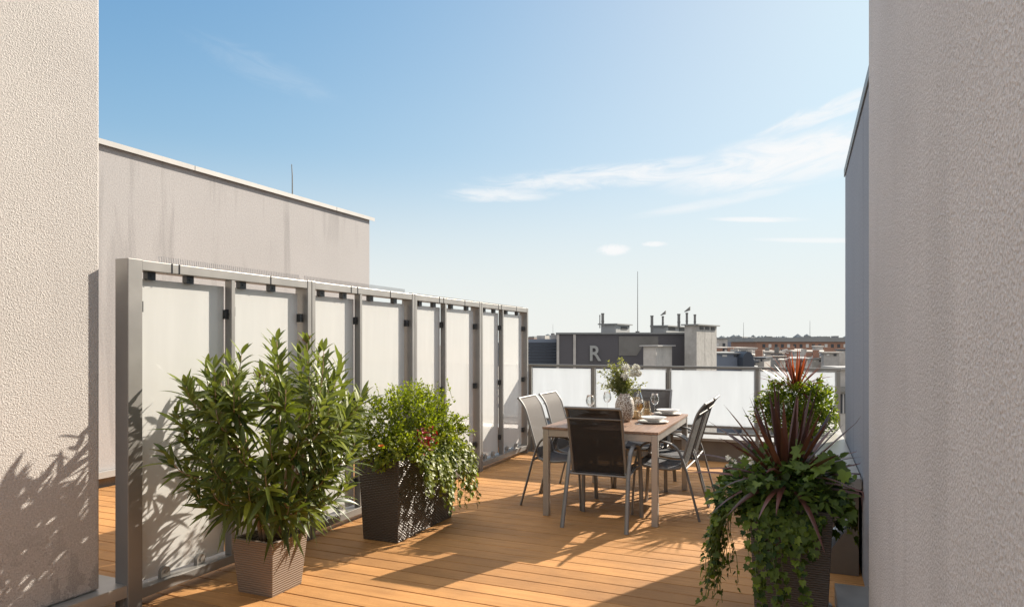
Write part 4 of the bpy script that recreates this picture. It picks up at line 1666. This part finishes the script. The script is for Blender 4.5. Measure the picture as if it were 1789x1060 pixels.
flue(1053, 547, 570, 5, 32.8, 'flue pipe on the left rooftop block beside a thinner rod')
flue(1048, 550, 573, 1.8, 32.5, 'thin flue rod at the far left of the rooftop pipes')
flue(1139, 551, 584, 5, 32.5, 'leftmost of the row of flues right of the tall mast')
flue(1158, 552, 572, 3.6, 33, 'flue pipe with slanted cowl above the low vented block', True)
flue(1186, 548, 572, 5, 32, 'thick flue pipe just left of the concrete tower')
flue(1200, 546, 570, 4, 29.5, 'flue pipe with slanted cowl at the left edge of the concrete tower', True)
flue(1214, 549, 570, 4, 28.9, 'plain flue pipe above the corner of the concrete tower')


def mast(px, yt, yb, wpx, t, label):
    P = at(px, t, 0)
    e = empty('antenna_mast', (P.x, P.y, zt(yb, t)), label=label, cat='antenna', group='thin antenna masts on the skyline')
    h_ = zt(yt, t) - zt(yb, t)
    MB().tube([(0, 0, 0), (0, 0, h_)], wpx * t / F_PX / 2, n=6, taper=(1, .5)).build('mast_tube', M['flue_steel'], e)
    MB().box(-.08, -.08, 0, .08, .08, .12).build('foot', M['flue_steel'], e)


mast(1114, 474, 583, 1.5, 31, 'tall thin mast rising above the dark building')
mast(1299, 563, 592, .8, 150, 'thin faint mast over the distant blue-grey roofs')
mast(1415, 560, 590, .8, 150, 'thin faint mast over the long brick building')
mast(966, 566, 586, .6, 36, 'very thin mast over the louvred wing')


def windows(C, d, nrm, L, n, z0, z1, wf, e, mat='window_dark', start=.04):
    for i in range(n):
        b = MB()
        s0 = L * (start + (1 - 2 * start) * (i + .5 - wf / 2) / n)
        s1 = L * (start + (1 - 2 * start) * (i + .5 + wf / 2) / n)
        face_box(b, C, d, nrm, s0, s1, z0, z1, .04)
        sub(b, 'window', M[mat if not (i % 3 == 1) else 'window_light'], e)


# long brick building
TB = 140
e = empty('brick_building', at(1400, TB), label='long low red brick building with grey flat roof on the skyline', cat='building')
b = MB()
C, dl, dr, sl, sr, z0, z1 = block(b, 1322, 1500, 1501, 597, None, TB, 6, depth=25)
sub(b, 'wall', M['brick'], e)
windows(C, dl, -dr, sl, 15, zt(607, TB), zt(601, TB), .45, e)
b = MB()
block(b, 1320, 1502, 1502.5, 589.5, 596.8, TB, 6, depth=26, grow=.4)
sub(b, 'roof', M['roof_grey'], e)

# pale house with two windows behind the tower
e, C, dl, dr, sl, sr = rooftop_box('pale_house', 'small pale house with two square windows right of the concrete tower', 1236, 1271, 1272, 590, None, 70, 8, 'pale_render', depth=9)
windows(C, dl, -dr, sl, 3, zt(605, 70), zt(599.5, 70), .4, e, start=.02)
e['category'] = 'house'

specs = [
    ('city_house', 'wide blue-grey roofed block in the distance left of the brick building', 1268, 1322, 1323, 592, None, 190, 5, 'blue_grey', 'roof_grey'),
    ('city_house', 'pale flat roofed block below the blue-grey one with a dark window strip', 1252, 1322, 1323, 607, None, 95, 5, 'pale_render', 'roof_pale'),
    ('city_house', 'grey boxy house front just above the railing beside the concrete tower', 1254, 1298, 1300, 616, None, 42, 6, 'blue_grey', 'roof_grey'),
    ('city_house', 'small pale block with a dark side above the railing', 1318, 1335, 1346, 624, None, 45, 30, 'pale_render', 'navy_panel'),
    ('city_house', 'long pale low roof in the middle of the rooftop jumble', 1320, 1372, 1380, 614, None, 80, 12, 'roof_pale', 'roof_pale'),
    ('city_house', 'small dark roofed block behind the red spikes', 1366, 1392, 1402, 611, None, 90, 25, 'grey_render', 'navy_panel'),
    ('city_house', 'pale block with broad flat roof right of the red spikes', 1388, 1428, 1442, 613, None, 75, 20, 'pale_render', 'roof_pale'),
    ('city_house', 'mottled grey roof box near the right end of the railing', 1439, 1466, 1471, 614.5, None, 38, 12, 'concrete', 'roof_pale'),
    ('city_house', 'low house with dark blue roof next to the blue-grey wall', 1466, 1490, 1496, 610, None, 60, 15, 'pale_render', 'navy_panel'),
    ('city_house', 'small block with dark upper storey behind the grey house front', 1262, 1283, 1286, 606.5, None, 60, 8, 'navy_panel', 'roof_pale'),
    ('city_house', 'tiny pale rooftop hut on the brick building', 1424, 1438, 1444, 604, None, 100, 20, 'pale_render', 'roof_pale'),
    ('city_house', 'brown roofed block partly behind the railing rail', 1344, 1376, 1384, 622, None, 50, 14, 'grey_render', 'kerb_render'),
    ('city_house', 'low pale block just over the rail between the spikes', 1376, 1412, 1424, 626, None, 48, 20, 'pale_render', 'roof_grey'),
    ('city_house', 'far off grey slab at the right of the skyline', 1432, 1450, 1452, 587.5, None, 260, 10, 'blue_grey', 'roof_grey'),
]
for s_ in specs:
    e, C, dl, dr, sl, sr = rooftop_box(s_[0], s_[1], s_[2], s_[3], s_[4], s_[5], s_[6], s_[7], s_[8], s_[9], cap=s_[10], depth=None if s_[4] - s_[3] > 4 else s_[7] * .12)
    e['category'] = 'house'
    e['group'] = 'city roofs beyond the railing'
    if s_[7] < 100:
        windows(C, dl, -dr, sl, max(2, int(sl / 1.6)), zt(s_[5] + 7, s_[7]), zt(s_[5] + 3.5, s_[7]), .4, e)

# small roofs filling the view between the larger ones
rng.seed(41)
for i in range(30):
    t = rng.uniform(44, 92)
    x0 = rng.uniform(1256, 1470)
    wd = rng.uniform(8, 26)
    yt = 610 + (92 - t) / 48 * 19 + rng.uniform(-2, 3)
    wm = rng.choice(['pale_render', 'pale_render', 'roof_pale', 'grey_render', 'concrete', 'brick', 'blue_grey'])
    rm = rng.choice(['roof_pale', 'roof_grey', 'navy_panel', 'roof_pale', 'kerb_render'])
    e, C, dl, dr, sl, sr = rooftop_box('city_house', 'one of many small blocks in the rooftop jumble above the railing', x0 - wd, x0, x0 + wd * rng.uniform(.2, .5), yt, None, t, rng.uniform(10, 30), wm, cap=rm, cat='house', group='small blocks of the rooftop jumble')
    if rng.random() < .6:
        windows(C, dl, -dr, sl, 2, zt(yt + 6.5, t), zt(yt + 3.8, t), .35, e)
    if rng.random() < .7:
        b = MB()
        P = C + dl * (sl * .5) + dr * .6
        hh_ = zt(yt, t)
        b.box(P.x - .25, P.y - .2, hh_ - .02, P.x + .25, P.y + .2, hh_ + rng.uniform(.3, .8))
        sub(b, 'chimney', M[rng.choice(['concrete', 'brick', 'flue_steel'])], e)
for i in range(26):
    t = rng.uniform(180, 330)
    x0 = rng.uniform(1262, 1480) if i > 10 else rng.uniform(1262, 1325)
    if i < 4:
        x0 = rng.uniform(930, 968)
    wd = rng.uniform(5, 16)
    yt = rng.uniform(586.5, 594)
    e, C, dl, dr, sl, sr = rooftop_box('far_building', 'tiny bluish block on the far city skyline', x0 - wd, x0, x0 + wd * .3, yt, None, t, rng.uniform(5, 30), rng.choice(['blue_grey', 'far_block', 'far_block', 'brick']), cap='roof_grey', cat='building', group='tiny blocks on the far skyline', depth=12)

# dark curved skylight
T = 41
P = at(1308, T)
e = empty('curved_dormer', (P.x, P.y, 0), label='dark rounded dormer just above the railing, right of the grey house front', cat='dormer')
b = MB()
fwd, rt = Vector((-SN, CS, 0)), Vector((CS, SN, 0))
pf = [(-10, 0), (-10, 16), (-7, 22), (-2, 26), (3, 25.5), (7, 20), (9.5, 10), (10, 0)]
vv = []
for dd in (0, 2.2):
    for (a, h_) in pf:
        q = rt * (a * T / F_PX) + fwd * dd
        vv.append((q.x, q.y, zt(640 - h_, T)))
nn_ = len(pf)
b.add(vv, [tuple(range(nn_)), tuple(reversed(range(nn_, 2 * nn_)))] + [(i, i + nn_, (i + 1) % nn_ + nn_, (i + 1) % nn_) for i in range(nn_)])
b.build('hood', M['navy_panel'], e)
b = MB().box(-.4, .05, GZ, .4, 2.0, zt(640, T))
b.build('wall', M['grey_render'], e)

# white neighbour building seen between railing end and the wall
T = 18
e = empty('white_building', at(1470, T), label='white building with tall dark window seen between the railing end and blue-grey wall', cat='building')
b = MB()
C, dl, dr, sl, sr, z0, z1 = block(b, 1466, 1530, 1531, 645, None, T, 3, depth=1.0)
sub(b, 'wall', M['pale_render'], e)
b = MB()
face_box(b, C, dl, -dr, -.2, sl + .1, zt(646, T) + .02, zt(641, T), .12, .9)
sub(b, 'cornice', M['coping_white'], e)


def sxx(px):
    r_ = ray(px)
    den = dl.x * r_.y - dl.y * r_.x
    return (C.y * r_.x - C.x * r_.y) / den


b = MB()
face_box(b, C, dl, -dr, sxx(1495), sxx(1455), zt(684, T), zt(675, T), .18)
sub(b, 'canopy', M['rail_metal'], e)
b = MB()
face_box(b, C, dl, -dr, sxx(1478.5), sxx(1466), zt(722, T), zt(688, T), .02)
sub(b, 'window', M['window_dark'], e)
b = MB()
face_box(b, C, dl, -dr, sxx(1473.5), sxx(1471), zt(722, T), zt(688, T), .05)
sub(b, 'window_frame', M['coping_white'], e)

# wooded ridge on the horizon
rng.seed(77)
b = MB()
for i in range(520):
    px = rng.uniform(880, 1560)
    t = rng.uniform(520, 640)
    P = at(px, t)
    hh = abs(rng.gauss(0, 1)) * 1.1
    top = zt(rng.uniform(586.5, 592) - (rng.uniform(1.5, 4.0) if rng.random() < .10 else 0), t)
    r_ = rng.uniform(3, 7)
    conif = rng.random() < .15
    rr = r_ * (.4 if conif else 1)
    m_ = 7
    ring1 = [(P.x + rr * math.cos(a) * rng.uniform(.7, 1.1), P.y + rr * math.sin(a) * rng.uniform(.7, 1.1), top - r_ * 1.2) for a in [6.283 * j / m_ for j in range(m_)]]
    ring2 = [(P.x + rr * .6 * math.cos(a) * rng.uniform(.6, 1.2), P.y + rr * .6 * math.sin(a), top - r_ * .35) for a in [6.283 * j / m_ for j in range(m_)]]
    ring0 = [(P.x + rr * .9 * math.cos(a), P.y + rr * .9 * math.sin(a), GZ) for a in [6.283 * j / m_ for j in range(m_)]]
    apex = (P.x, P.y, top)
    vs3 = ring0 + ring1 + ring2 + [apex]
    fs3 = []
    for q in range(2):
        for j in range(m_):
            fs3.append((q * m_ + j, q * m_ + (j + 1) % m_, (q + 1) * m_ + (j + 1) % m_, (q + 1) * m_ + j))
    for j in range(m_):
        fs3.append((2 * m_ + j, 2 * m_ + (j + 1) % m_, 3 * m_))
    b.add(vs3, fs3)
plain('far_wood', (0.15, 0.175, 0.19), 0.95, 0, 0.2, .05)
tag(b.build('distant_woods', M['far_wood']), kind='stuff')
